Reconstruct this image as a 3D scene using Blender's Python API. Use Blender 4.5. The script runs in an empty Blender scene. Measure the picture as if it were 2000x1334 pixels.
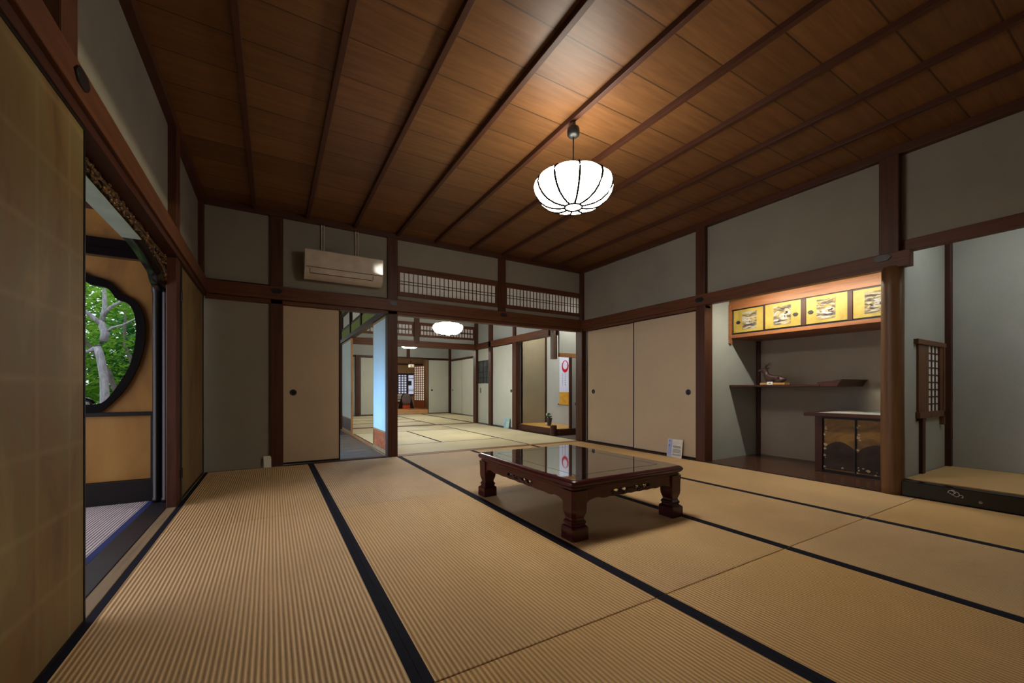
import bpy, bmesh, math, random
from mathutils import Vector, Matrix, Euler
random.seed(7)
SC = bpy.context.scene
COL = SC.collection
PI = math.pi

# ------------------------------------------------------------------ materials
MATS = {}
def newmat(name):
    m = bpy.data.materials.new(name); m.use_nodes = True
    nt = m.node_tree; nt.nodes.clear()
    return m, nt
def N(nt, t, **kw):
    n = nt.nodes.new(t)
    for k, v in kw.items():
        if k.startswith('i_'):
            n.inputs[k[2:].replace('_', ' ')].default_value = v
        else:
            setattr(n, k, v)
    return n
def L(nt, a, b): nt.links.new(a, b)
def bsdf(nt, rough=.6, spec=.3, metal=0.0, coat=0.0):
    b = N(nt, 'ShaderNodeBsdfPrincipled')
    b.inputs['Roughness'].default_value = rough
    b.inputs['Specular IOR Level'].default_value = spec
    b.inputs['Metallic'].default_value = metal
    b.inputs['Coat Weight'].default_value = coat
    b.inputs['Coat Roughness'].default_value = .03
    o = N(nt, 'ShaderNodeOutputMaterial'); L(nt, b.outputs[0], o.inputs[0])
    return b
def ramp(nt, fac, stops):
    r = N(nt, 'ShaderNodeValToRGB')
    e = r.color_ramp.elements
    e[0].position, e[0].color = stops[0][0], (*stops[0][1], 1)
    e[1].position, e[1].color = stops[-1][0], (*stops[-1][1], 1)
    for p, c in stops[1:-1]:
        k = e.new(p); k.color = (*c, 1)
    L(nt, fac, r.inputs[0]); return r.outputs[0]
def coords(nt, scale=(1, 1, 1)):
    t = N(nt, 'ShaderNodeTexCoord'); mp = N(nt, 'ShaderNodeMapping')
    mp.inputs['Scale'].default_value = scale
    L(nt, t.outputs['Object'], mp.inputs[0]); return mp.outputs[0]
def noise(nt, vec, scale, detail=4, rough=.55, dist=0.0):
    n = N(nt, 'ShaderNodeTexNoise'); n.inputs['Scale'].default_value = scale
    n.inputs['Detail'].default_value = detail; n.inputs['Roughness'].default_value = rough
    n.inputs['Distortion'].default_value = dist
    L(nt, vec, n.inputs['Vector']); return n.outputs['Fac']
def bump(nt, h, b, strength=.2, dist=.01):
    n = N(nt, 'ShaderNodeBump'); n.inputs['Strength'].default_value = strength
    n.inputs['Distance'].default_value = dist
    L(nt, h, n.inputs['Height']); L(nt, n.outputs[0], b.inputs['Normal'])
def mul(c, k): return tuple(min(1, x*k) for x in c)
def s2l(r, g, b):
    f = lambda c: c/12.92 if c <= .04045 else ((c+.055)/1.055)**2.4
    return (f(r/255), f(g/255), f(b/255))

def flat(name, col, rough=.6, spec=.3, metal=0, coat=0):
    if name in MATS: return MATS[name]
    m, nt = newmat(name); b = bsdf(nt, rough, spec, metal, coat)
    v = coords(nt); n = noise(nt, v, 9, 3)
    L(nt, ramp(nt, n, [(.3, mul(col, .88)), (.7, mul(col, 1.08))]), b.inputs['Base Color'])
    MATS[name] = m; return m
def wood(name, col, axis='z', rough=.5, spec=.3, contrast=.45, coat=0, sc=1.0):
    key = name+axis
    if key in MATS: return MATS[key]
    m, nt = newmat(key); b = bsdf(nt, rough, spec, 0, coat)
    s = {'x': (1.3, 22, 22), 'y': (22, 1.3, 22), 'z': (22, 22, 1.3)}[axis]
    v = coords(nt, tuple(q*sc for q in s))
    n = noise(nt, v, 1.6, 6, .62, .6)
    c = ramp(nt, n, [(.25, mul(col, 1-contrast)), (.5, col), (.78, mul(col, 1+contrast*.7))])
    L(nt, c, b.inputs['Base Color']); bump(nt, n, b, .12, .004)
    MATS[key] = m; return m
def plaster(name, col, rough=.92):
    if name in MATS: return MATS[name]
    m, nt = newmat(name); b = bsdf(nt, rough, .1)
    v = coords(nt); n1 = noise(nt, v, 1.6, 4); n2 = noise(nt, v, 160, 3, .7)
    mx = N(nt, 'ShaderNodeMix', data_type='FLOAT'); mx.inputs[0].default_value = .35
    L(nt, n1, mx.inputs[2]); L(nt, n2, mx.inputs[3])
    L(nt, ramp(nt, mx.outputs[0], [(.3, mul(col, .85)), (.7, mul(col, 1.12))]), b.inputs['Base Color'])
    bump(nt, n2, b, .25, .003); MATS[name] = m; return m
def paper(name, col, trans=.0, rough=.85):
    if name in MATS: return MATS[name]
    m, nt = newmat(name)
    v = coords(nt); n1 = noise(nt, v, 2.2, 4); n2 = noise(nt, v, 70, 3, .7)
    mx = N(nt, 'ShaderNodeMix', data_type='FLOAT'); mx.inputs[0].default_value = .35
    L(nt, n1, mx.inputs[2]); L(nt, n2, mx.inputs[3])
    c = ramp(nt, mx.outputs[0], [(.3, mul(col, .92)), (.7, mul(col, 1.06))])
    if trans:
        d = N(nt, 'ShaderNodeBsdfDiffuse'); t = N(nt, 'ShaderNodeBsdfTranslucent'); x = N(nt, 'ShaderNodeMixShader')
        x.inputs[0].default_value = trans
        L(nt, c, d.inputs[0]); L(nt, c, t.inputs[0]); L(nt, d.outputs[0], x.inputs[1]); L(nt, t.outputs[0], x.inputs[2])
        o = N(nt, 'ShaderNodeOutputMaterial'); L(nt, x.outputs[0], o.inputs[0])
    else:
        b = bsdf(nt, rough, .15); L(nt, c, b.inputs['Base Color'])
    MATS[name] = m; return m
def emit(name, col, strength):
    if name in MATS: return MATS[name]
    m, nt = newmat(name)
    e = N(nt, 'ShaderNodeEmission'); e.inputs[0].default_value = (*col, 1); e.inputs[1].default_value = strength
    o = N(nt, 'ShaderNodeOutputMaterial'); L(nt, e.outputs[0], o.inputs[0]); MATS[name] = m; return m
def tatami(name, c1, c2, rough=.5):
    if name in MATS: return MATS[name]
    m, nt = newmat(name); b = bsdf(nt, rough, .35)
    t = N(nt, 'ShaderNodeTexCoord'); sx = N(nt, 'ShaderNodeSeparateXYZ'); L(nt, t.outputs['Object'], sx.inputs[0])
    k = N(nt, 'ShaderNodeMath', operation='MULTIPLY'); k.inputs[1].default_value = 2*PI/.0156; L(nt, sx.outputs[0], k.inputs[0])
    s = N(nt, 'ShaderNodeMath', operation='SINE'); L(nt, k.outputs[0], s.inputs[0])
    h = N(nt, 'ShaderNodeMath', operation='MULTIPLY_ADD'); h.inputs[1].default_value = .5; h.inputs[2].default_value = .5; L(nt, s.outputs[0], h.inputs[0])
    mp = N(nt, 'ShaderNodeMapping'); mp.inputs['Scale'].default_value = (220, 30, 1); L(nt, t.outputs['Object'], mp.inputs[0])
    n = noise(nt, mp.outputs[0], 1.0, 3, .7)
    n2 = noise(nt, t.outputs['Object'], 1.3, 4)
    a = N(nt, 'ShaderNodeMath', operation='MULTIPLY'); a.inputs[1].default_value = .62; L(nt, h.outputs[0], a.inputs[0])
    a2 = N(nt, 'ShaderNodeMath', operation='MULTIPLY_ADD'); a2.inputs[1].default_value = .38; L(nt, n, a2.inputs[0]); L(nt, a.outputs[0], a2.inputs[2])
    col = ramp(nt, a2.outputs[0], [(.12, c2), (.42, tuple((x+y)/2 for x, y in zip(c1, c2))), (.75, c1)])
    hs = N(nt, 'ShaderNodeHueSaturation'); L(nt, col, hs.inputs['Color'])
    vv = N(nt, 'ShaderNodeMath', operation='MULTIPLY_ADD'); vv.inputs[1].default_value = .5; vv.inputs[2].default_value = .75
    L(nt, n2, vv.inputs[0]); L(nt, vv.outputs[0], hs.inputs['Value'])
    oi = N(nt, 'ShaderNodeObjectInfo')
    sa = N(nt, 'ShaderNodeMath', operation='MULTIPLY_ADD'); sa.inputs[1].default_value = .16; sa.inputs[2].default_value = .92
    L(nt, oi.outputs['Random'], sa.inputs[0]); L(nt, sa.outputs[0], hs.inputs['Saturation'])
    L(nt, hs.outputs[0], b.inputs['Base Color'])
    bump(nt, h.outputs[0], b, .75, .0035)
    MATS[name] = m; return m
def ceilmat():
    m, nt = newmat('ceiling_boards'); b = bsdf(nt, .42, .35)
    t = N(nt, 'ShaderNodeTexCoord'); sx = N(nt, 'ShaderNodeSeparateXYZ'); L(nt, t.outputs['Object'], sx.inputs[0])
    k = N(nt, 'ShaderNodeMath', operation='MULTIPLY_ADD'); k.inputs[1].default_value = 1/.298; k.inputs[2].default_value = 2.019/.298+40
    L(nt, sx.outputs[1], k.inputs[0])
    fr = N(nt, 'ShaderNodeMath', operation='FRACT'); L(nt, k.outputs[0], fr.inputs[0])
    fl = N(nt, 'ShaderNodeMath', operation='FLOOR'); L(nt, k.outputs[0], fl.inputs[0])
    kx = N(nt, 'ShaderNodeMath', operation='MULTIPLY_ADD'); kx.inputs[1].default_value = 1/.966; kx.inputs[2].default_value = 10.08; L(nt, sx.outputs[0], kx.inputs[0])
    fx = N(nt, 'ShaderNodeMath', operation='FLOOR'); L(nt, kx.outputs[0], fx.inputs[0])
    ad = N(nt, 'ShaderNodeMath', operation='MULTIPLY_ADD'); ad.inputs[1].default_value = 17.3; L(nt, fx.outputs[0], ad.inputs[0]); L(nt, fl.outputs[0], ad.inputs[2])
    wn = N(nt, 'ShaderNodeTexWhiteNoise', noise_dimensions='1D'); L(nt, ad.outputs[0], wn.inputs['W'])
    mp = N(nt, 'ShaderNodeMapping'); mp.inputs['Scale'].default_value = (1.1, 14, 14); L(nt, t.outputs['Object'], mp.inputs[0])
    n = noise(nt, mp.outputs[0], 2.0, 6, .6, .8)
    c = ramp(nt, n, [(.25, s2l(100, 66, 37)), (.5, s2l(115, 78, 45)), (.8, s2l(130, 90, 54))])
    hs = N(nt, 'ShaderNodeHueSaturation'); L(nt, c, hs.inputs['Color'])
    v = N(nt, 'ShaderNodeMath', operation='MULTIPLY_ADD'); v.inputs[1].default_value = .34; v.inputs[2].default_value = .82; L(nt, wn.outputs[0], v.inputs[0])
    ln = N(nt, 'ShaderNodeMath', operation='GREATER_THAN'); ln.inputs[1].default_value = .03; L(nt, fr.outputs[0], ln.inputs[0])
    l2 = N(nt, 'ShaderNodeMath', operation='MULTIPLY_ADD'); l2.inputs[1].default_value = .65; l2.inputs[2].default_value = .35; L(nt, ln.outputs[0], l2.inputs[0])
    vm = N(nt, 'ShaderNodeMath', operation='MULTIPLY'); L(nt, v.outputs[0], vm.inputs[0]); L(nt, l2.outputs[0], vm.inputs[1])
    L(nt, vm.outputs[0], hs.inputs['Value']); L(nt, hs.outputs[0], b.inputs['Base Color'])
    bump(nt, fr.outputs[0], b, .35, .006)
    return m
def leafmat(name, cols, trans=.35):
    m, nt = newmat(name)
    g = N(nt, 'ShaderNodeNewGeometry')
    c = ramp(nt, g.outputs['Random Per Island'], [(i/(len(cols)-1), q) for i, q in enumerate(cols)])
    d = N(nt, 'ShaderNodeBsdfDiffuse'); t = N(nt, 'ShaderNodeBsdfTranslucent'); x = N(nt, 'ShaderNodeMixShader'); x.inputs[0].default_value = trans
    L(nt, c, d.inputs[0]); L(nt, c, t.inputs[0]); L(nt, d.outputs[0], x.inputs[1]); L(nt, t.outputs[0], x.inputs[2])
    o = N(nt, 'ShaderNodeOutputMaterial'); L(nt, x.outputs[0], o.inputs[0]); return m
def mottled(name, stops, scale=(1, 1, 1), ns=3.0, rough=.6, spec=.3, detail=6, dist=1.0, metal=0):
    if name in MATS: return MATS[name]
    m, nt = newmat(name); b = bsdf(nt, rough, spec, metal)
    n = noise(nt, coords(nt, scale), ns, detail, .6, dist)
    L(nt, ramp(nt, n, stops), b.inputs['Base Color']); MATS[name] = m; return m

POSTC = s2l(98, 52, 30)
def W_post(ax): return wood('post_wood', s2l(76, 43, 28), ax, .5)
def W_dark(ax): return wood('dark_wood', s2l(66, 34, 24), ax, .45)
def W_beam(ax): return wood('beam_wood', s2l(94, 55, 34), ax, .5)
def W_batten(ax): return wood('batten_wood', s2l(76, 44, 30), ax, .5, contrast=.25)
M_plas = plaster('wall_plaster', s2l(144, 138, 126))
M_plas_dim = plaster('wall_plaster_grey', s2l(128, 122, 114))
M_plas_cool = plaster('alcove_plaster', s2l(166, 169, 164))
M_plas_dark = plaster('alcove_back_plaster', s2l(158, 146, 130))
M_plas_green = plaster('corridor_plaster', s2l(150, 152, 92))
M_fusuma = paper('fusuma_paper', s2l(192, 172, 146))
M_fusuma_pale = paper('fusuma_paper_pale', s2l(198, 200, 186))
M_shoji = paper('shoji_paper', s2l(246, 243, 240), .68)
M_shoji_front = paper('shoji_paper_facing', s2l(226, 228, 224), .25)
M_black = flat('black_lacquer', s2l(14, 12, 14), .18, .5)
M_blackm = flat('black_frame', s2l(24, 18, 17), .45, .3)
M_heri = flat('border_cloth', s2l(26, 28, 42), .8, .15)
M_heri_blue = flat('border_cloth_blue', s2l(56, 68, 120), .8, .15)
M_tat = tatami('tatami_straw', s2l(232, 196, 140), s2l(174, 136, 92))
M_tat2 = tatami('tatami_straw_green', s2l(226, 216, 176), s2l(184, 170, 128))
M_tatp = tatami('tatami_straw_pale', s2l(236, 228, 228), s2l(104, 98, 118))
M_gold = mottled('gold_leaf_paper', [(.3, s2l(118, 82, 36)), (.55, s2l(156, 112, 50)), (.8, s2l(178, 134, 68))], (1, 1, .5), 2.2, .45, .4, 5, .5)
def leafgrid():
    m, nt = newmat('aged_gold_leaf'); b = bsdf(nt, .55, .3)
    co = coords(nt, (1, 1.8, .8)); n = noise(nt, co, 2.0, 8, .6, .5)
    c = ramp(nt, n, [(.32, s2l(100, 74, 44)), (.46, s2l(124, 96, 58)), (.56, s2l(120, 104, 66)), (.7, s2l(146, 122, 82))])
    t = N(nt, 'ShaderNodeTexCoord'); sx = N(nt, 'ShaderNodeSeparateXYZ'); L(nt, t.outputs['Object'], sx.inputs[0])
    fs = []
    for ax in (1, 2):
        k = N(nt, 'ShaderNodeMath', operation='PINGPONG'); k.inputs[1].default_value = .105; L(nt, sx.outputs[ax], k.inputs[0])
        mr = N(nt, 'ShaderNodeMapRange', interpolation_type='SMOOTHSTEP'); mr.inputs['From Min'].default_value = .018; mr.inputs['From Max'].default_value = .0; L(nt, k.outputs[0], mr.inputs['Value']); fs.append(mr.outputs[0])
    mxm = N(nt, 'ShaderNodeMath', operation='MAXIMUM'); L(nt, fs[0], mxm.inputs[0]); L(nt, fs[1], mxm.inputs[1])
    n2 = noise(nt, t.outputs['Object'], 3.5, 4)
    k2 = N(nt, 'ShaderNodeMath', operation='MULTIPLY'); L(nt, mxm.outputs[0], k2.inputs[0]); L(nt, n2, k2.inputs[1])
    k3 = N(nt, 'ShaderNodeMath', operation='MULTIPLY'); k3.inputs[1].default_value = .26; L(nt, k2.outputs[0], k3.inputs[0])
    x = N(nt, 'ShaderNodeMix', data_type='RGBA'); L(nt, k3.outputs[0], x.inputs[0]); L(nt, c, x.inputs[6]); x.inputs[7].default_value = (*s2l(186, 170, 128), 1)
    L(nt, x.outputs[2], b.inputs['Base Color']); return m
M_oldgold = leafgrid()
M_white = flat('white_plastic', s2l(194, 182, 166), .3, .5)
M_whitecard = flat('white_card', s2l(226, 224, 214), .6, .2)
M_iron = flat('dark_iron', s2l(30, 24, 30), .4, .4)
M_lacq = wood('red_brown_lacquer', s2l(66, 16, 20), 'x', .3, .4, .25, .22)
M_ceil = ceilmat()

# ------------------------------------------------------------------ mesh builder
class MB:
    def __init__(s): s.bm = bmesh.new()
    def box(s, x0, x1, y0, y1, z0, z1, bev=0.0):
        r = bmesh.ops.create_cube(s.bm, size=1.0)
        vs = r['verts']
        for v in vs:
            v.co = Vector(((x0+x1)/2+v.co.x*(x1-x0), (y0+y1)/2+v.co.y*(y1-y0), (z0+z1)/2+v.co.z*(z1-z0)))
        if bev:
            es = list({e for v in vs for e in v.link_edges})
            bmesh.ops.bevel(s.bm, geom=es, offset=bev, segments=2, affect='EDGES', profile=.6)
        return s
    def tube(s, pts, r, n=8, cap=True):
        pts = [Vector(p) for p in pts]
        rs = r if isinstance(r, (list, tuple)) else [r]*len(pts)
        rings = []
        for i, p in enumerate(pts):
            d = (pts[min(i+1, len(pts)-1)]-pts[max(i-1, 0)]).normalized()
            a = Vector((0, 0, 1)) if abs(d.z) < .9 else Vector((1, 0, 0))
            u = d.cross(a).normalized(); w = d.cross(u)
            rings.append([s.bm.verts.new(p+(u*math.cos(2*PI*k/n)+w*math.sin(2*PI*k/n))*rs[i]) for k in range(n)])
        for a, b in zip(rings, rings[1:]):
            for k in range(n): s.bm.faces.new((a[k], a[(k+1) % n], b[(k+1) % n], b[k]))
        if cap:
            s.bm.faces.new(rings[0][::-1]); s.bm.faces.new(rings[-1])
        return s
    def lathe(s, prof, c=(0, 0, 0), n=24, capb=True, capt=True):
        rings = []
        for r, z in prof:
            rings.append([s.bm.verts.new((c[0]+r*math.cos(2*PI*k/n), c[1]+r*math.sin(2*PI*k/n), c[2]+z)) for k in range(n)])
        for a, b in zip(rings, rings[1:]):
            for k in range(n): s.bm.faces.new((a[k], a[(k+1) % n], b[(k+1) % n], b[k]))
        if capb: s.bm.faces.new(rings[0][::-1])
        if capt: s.bm.faces.new(rings[-1])
        return s
    def loft(s, secs, cap=True):
        rings = [[s.bm.verts.new(p) for p in sec] for sec in secs]
        n = len(rings[0])
        for a, b in zip(rings, rings[1:]):
            for k in range(n): s.bm.faces.new((a[k], a[(k+1) % n], b[(k+1) % n], b[k]))
        if cap: s.bm.faces.new(rings[0][::-1]); s.bm.faces.new(rings[-1])
        return s
    def quad(s, *p):
        s.bm.faces.new([s.bm.verts.new(q) for q in p]); return s
    def ico(s, c, r, sub=1, sc=(1, 1, 1)):
        q = bmesh.ops.create_icosphere(s.bm, subdivisions=sub, radius=r)
        for v in q['verts']: v.co = Vector((c[0]+v.co.x*sc[0], c[1]+v.co.y*sc[1], c[2]+v.co.z*sc[2]))
        return s
    def xf(s, M):
        bmesh.ops.transform(s.bm, matrix=M, verts=s.bm.verts); return s
    def build(s, name, mat, parent=None, smooth=False, local=False):
        bmesh.ops.recalc_face_normals(s.bm, faces=s.bm.faces)
        me = bpy.data.meshes.new(name)
        if parent is not None:
            org = Vector((0, 0, 0)) if local else world(parent)
        else:
            xs = [v.co for v in s.bm.verts]
            org = Vector(((min(v.x for v in xs)+max(v.x for v in xs))/2, (min(v.y for v in xs)+max(v.y for v in xs))/2, min(v.z for v in xs)))
        for v in s.bm.verts: v.co -= org
        s.bm.to_mesh(me); s.bm.free()
        if smooth:
            for p in me.polygons: p.use_smooth = True
        me.materials.append(mat)
        o = bpy.data.objects.new(name, me); COL.objects.link(o)
        if parent is not None: o.parent = parent
        else: o.location = org
        return o
def world(o):
    p = Vector(o.location)
    while o.parent: o = o.parent; p += Vector(o.location)
    return p
def tag(o, label=None, cat=None, group=None, kind=None):
    if label: o['label'] = label
    if cat: o['category'] = cat
    if group: o['group'] = group
    if kind: o['kind'] = kind
    return o
def empty(name, loc, label, cat, group=None, kind=None, rot=(0, 0, 0)):
    o = bpy.data.objects.new(name, None); COL.objects.link(o); o.location = loc; o.rotation_euler = rot
    o.empty_display_size = .05
    return tag(o, label, cat, group, kind)
def box(name, mat, b, parent=None, bev=0.0, local=False): return MB().box(*b, bev=bev).build(name, mat, parent, local=local)
def plate(outlines, thick, M):
    """flat plate with holes from 2D outlines (first outer), extruded along +local z, then transformed; returns MB"""
    cu = bpy.data.curves.new('plate', 'CURVE'); cu.dimensions = '2D'; cu.fill_mode = 'BOTH'; cu.extrude = thick/2
    for ol in outlines:
        sp = cu.splines.new('POLY'); sp.points.add(len(ol)-1); sp.use_cyclic_u = True
        for p, q in zip(sp.points, ol): p.co = (q[0], q[1], 0, 1)
    ob = bpy.data.objects.new('plate', cu); COL.objects.link(ob)
    dg = bpy.context.evaluated_depsgraph_get()
    me = bpy.data.meshes.new_from_object(ob.evaluated_get(dg))
    b = MB(); b.bm.from_mesh(me); bmesh.ops.remove_doubles(b.bm, verts=b.bm.verts, dist=1e-5)
    bpy.data.objects.remove(ob); bpy.data.curves.remove(cu); bpy.data.meshes.remove(me)
    b.xf(M); return b
# plate axes: map local (u,v,w) -> world
def MX(x): return Matrix(((0, 0, 1, x), (1, 0, 0, 0), (0, 1, 0, 0), (0, 0, 0, 1)))   # u=y v=z, normal x
def MY(y): return Matrix(((1, 0, 0, 0), (0, 0, 1, y), (0, 1, 0, 0), (0, 0, 0, 1)))   # u=x v=z, normal y
def spline(pts, n=6):
    out = []
    for i in range(len(pts)-1):
        p0 = pts[max(i-1, 0)]; p1 = pts[i]; p2 = pts[i+1]; p3 = pts[min(i+2, len(pts)-1)]
        for k in range(n):
            t = k/n
            out.append(tuple(.5*(2*b+(c-a)*t+(2*a-5*b+4*c-d)*t*t+(3*b-a-3*c+d)*t**3) for a, b, c, d in zip(p0, p1, p2, p3)))
    out.append(tuple(pts[-1])); return out

TRIM = [0]; DOOR = [0]; WIN = [0]
def trim(b, mat, label, bev=.004, kindmesh=None):
    TRIM[0] += 1
    o = (kindmesh or MB().box(*b, bev=bev)).build('trim_%d' % TRIM[0], mat)
    return tag(o, label, 'beam' if ('beam' in label or 'rail' in label or 'batten' in label or 'lintel' in label) else 'trim', kind='structure')
def post(b, label, mat=None, bev=.006):
    o = trim(b, mat or W_post('z'), label, bev); o['category'] = 'post'; return o
def wall(name, boxes, mat, label):
    m = MB()
    for b in boxes: m.box(*b)
    return tag(m.build(name, mat), label, 'wall', kind='structure')

# ================================================================== MAIN ROOM SHELL
RX = 4.72
floor = MB().box(-2.2, 6.4, -5.9, .02, -.14, -.05).box(1.79, 6.4, .02, 13.2, -.14, -.05)
tag(floor.build('floor', wood('subfloor', s2l(40, 30, 24), 'y')), 'dark timber subfloor beneath the straw mats', 'floor', kind='structure')
c = MB().box(-.12, 4.86, -5.86, .13, 2.68, 2.72)
co = c.build('ceiling', M_ceil); tag(co, 'brown cedar board ceiling over the tatami room', 'ceiling', kind='structure')
co.data.transform(Matrix.Translation(co.location)); co.location = (0, 0, 0)

# back wall (y = .03 plaster face)
wall('wall_back', [(-.05, .56, .03, .10, 0, 1.745), (-.05, 4.80, .03, .10, 1.90, 1.94),
                   (-.05, 1.86, .03, .10, 1.94, 2.68), (1.86, 4.80, .03, .10, 2.305, 2.68)], M_plas,
     'olive grey plaster back wall around the transoms')
# left wall
wall('wall_left', [(-.12, -.05, -5.8, .10, 1.83, 2.68), (-.12, -.05, -5.8, -5.0, 0, 1.83)], M_plas_dim,
     'grey plaster wall strip above the beam on the garden side')
wall('wall_front', [(-2.2, 6.0, -5.86, -5.76, -.05, 2.7)], M_plas, 'plain plaster wall behind the viewer')
wall('wall_right', [(4.75, 4.86, -3.74, .10, 1.83, 2.68), (4.76, 4.86, -5.8, -3.66, 1.93, 2.68), (4.80, 4.90, -2.0, .10, -.05, 1.83)], M_plas,
     'olive grey plaster band above the beam on the alcove side')

# posts back wall
post((.545, .665, 0, .12, 0, 2.62), 'brown post between the grey back panel and beige sliding door')
post((1.745, 1.865, 0, .12, 0, 2.62), 'brown post between the corridor opening and the next room')
post((3.25, 3.36, 0, .10, 1.87, 2.62), 'short brown strut between the two lattice transoms')
post((4.70, 4.775, -.03, .12, 0, 1.75), 'brown corner post between the wide opening and beige door pair')
post((4.70, 4.76, -.03, .05, 1.87, 2.62), 'slim corner strut where back and alcove walls meet')
post((-.05, -.005, -.03, .04, 1.86, 2.62), 'slim dark strut in the corner above the garden side')
# nageshi back / left / right
nb = trim((-.02, 4.73, -.035, .03, 1.745, 1.878), W_beam('x'), 'long brown head beam across the back wall')
trim((-.0, 1.20, .0, .09, 1.70, 1.745), W_beam('x'), 'lower grooved rail beneath the back head beam, door side')
trim((1.20, 4.70, .0, .11, 1.705, 1.745), W_beam('x'), 'lower grooved rail beneath the back head beam, over the openings')
nl = trim((-.05, .028, -5.75, .0, 1.755, 1.868), W_beam('y'), 'long brown head beam along the garden side')
trim((-.06, .012, -5.75, .0, 1.715, 1.755), W_dark('y'), 'lower grooved rail beneath the garden side head beam')
nr = trim((4.685, 4.76, -3.80, -.03, 1.745, 1.868), W_beam('y'), 'long brown head beam along the alcove side')
trim((4.71, 4.80, -2.11, -.05, 1.71, 1.745), W_beam('y'), 'lower grooved rail above the pair of beige doors')
for (o, pts, ax) in ((nb, [(.605, -.037, 1.83), (1.805, -.037, 1.83), (3.305, -.037, 1.83)], 'y'), (nl, [(.03, -3.06, 1.82)], 'x'), (nr, [(4.683, -3.64, 1.835), (4.683, -2.055, 1.81)], 'x')):
    for p in pts:
        m = MB()
        prof = [(1, 0), (.55, .62), (-.55, .62), (-1, 0), (-.55, -.62), (.55, -.62)]
        M = MY(p[1]) if ax == 'y' else MX(p[0])
        u0 = p[0] if ax == 'y' else p[1]
        m = plate([[(u0+a*.055, p[2]+b*.04) for a, b in prof]], .014, M)
        m.build('nail_cover', M_iron, o)
# cornice (mawaribuchi)
for k, (b, ax, lb) in enumerate([((-.05, 4.76, -.012, .04, 2.615, 2.68), 'x', 'cornice rail where the board ceiling meets the back wall'),
                 ((-.055, .0, -5.75, 0, 2.615, 2.68), 'y', 'cornice rail where the board ceiling meets the garden side wall'),
                 ((4.70, 4.76, -5.75, 0, 2.615, 2.68), 'y', 'cornice rail where the board ceiling meets the alcove side wall')]):
    trim(b, W_batten(ax), lb)
# ceiling battens
names = ['first', 'second', 'third', 'fourth', 'fifth', 'sixth', 'seventh', 'eighth', 'ninth']
for i, x in enumerate([.408, .893, 1.375, 1.86, 2.337, 2.82, 3.30, 3.78, 4.26]):
    o = trim((x-.017, x+.017, -5.75, -.01, 2.643, 2.682), W_batten('y'), '%s ceiling batten counted from the garden side wall' % names[i], .003)
    o['group'] = 'ceiling battens'
# left wall posts
post((-.06, .004, -3.12, -2.995, 1.86, 2.62), 'brown post above the aged gold sliding panel')
post((-.06, .0, -1.33, -1.215, 0, 2.62), 'brown post at the far side of the garden opening')
# right wall post
post((4.70, 4.84, -2.11, -1.995, 0, 2.62), 'brown post between the pair of beige doors and the shelf alcove')
post((4.69, 4.77, -3.735, -3.615, 1.86, 2.62), 'squared brown post above the round log pillar')

# tatami mats main room
def mat_piece(x0, x1, y0, y1, mat, label, long='y', heri=M_heri, hw=.029, z=0.0, group=None, name='tatami_mat', ends=None):
    cx, cy = (x0+x1)/2, (y0+y1)/2
    r = 0 if long == 'y' else PI/2
    hx, hy = ((x1-x0)/2, (y1-y0)/2) if long == 'y' else ((y1-y0)/2, (x1-x0)/2)
    g = .0007; gy = .0024
    t = empty(name, (cx, cy, z-.05), label, 'tatami mat', group, rot=(0, 0, r))
    m = MB().box(-hx+g, hx-g, -hy+gy, hy-gy, 0, .05, bev=.003); m.build('straw_top', mat, t, local=True)
    for sgn in (-1, 1):
        xa, xb = sorted((sgn*(hx-g), sgn*(hx-hw)))
        MB().box(xa, xb, -hy+gy, hy-gy, .0485, .0504).build('cloth_border', heri, t, local=True)
    return t
XL = [0.0, .924, 1.879, 2.834, 3.789, 4.715]
YL = [-.005, -1.923, -3.833, -5.743]
lab = {(0, 0): 'tatami mat in the back corner beside the garden side panel', (0, 1): 'tatami mat beside the garden opening',
       (0, 2): 'tatami mat at the foot of the aged gold sliding panel',
       (1, 0): 'tatami mat in front of the beige sliding door and corridor opening', (1, 1): 'ribbed tatami mat between the low table and garden opening mat',
       (1, 2): 'tatami mat between the seam before the table and the viewer',
       (2, 0): 'tatami mat under the far half of the low table', (2, 1): 'tatami mat under the near half of the low table',
       (2, 2): 'tatami mat in front of the one under the table',
       (3, 0): 'tatami mat between the low table and the beige door pair', (3, 1): 'tatami mat between the low table and the shelf alcove mat',
       (3, 2): 'tatami mat one column out from the raised alcove',
       (4, 0): 'tatami mat along the pair of beige doors', (4, 1): 'tatami mat along the shelf alcove',
       (4, 2): 'tatami mat in front of the black edged raised alcove'}
for i in range(5):
    for j in range(3):
        mat_piece(XL[i], XL[i+1], YL[j+1], YL[j], M_tat, lab[(i, j)], group='tatami mats of the front room')

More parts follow.
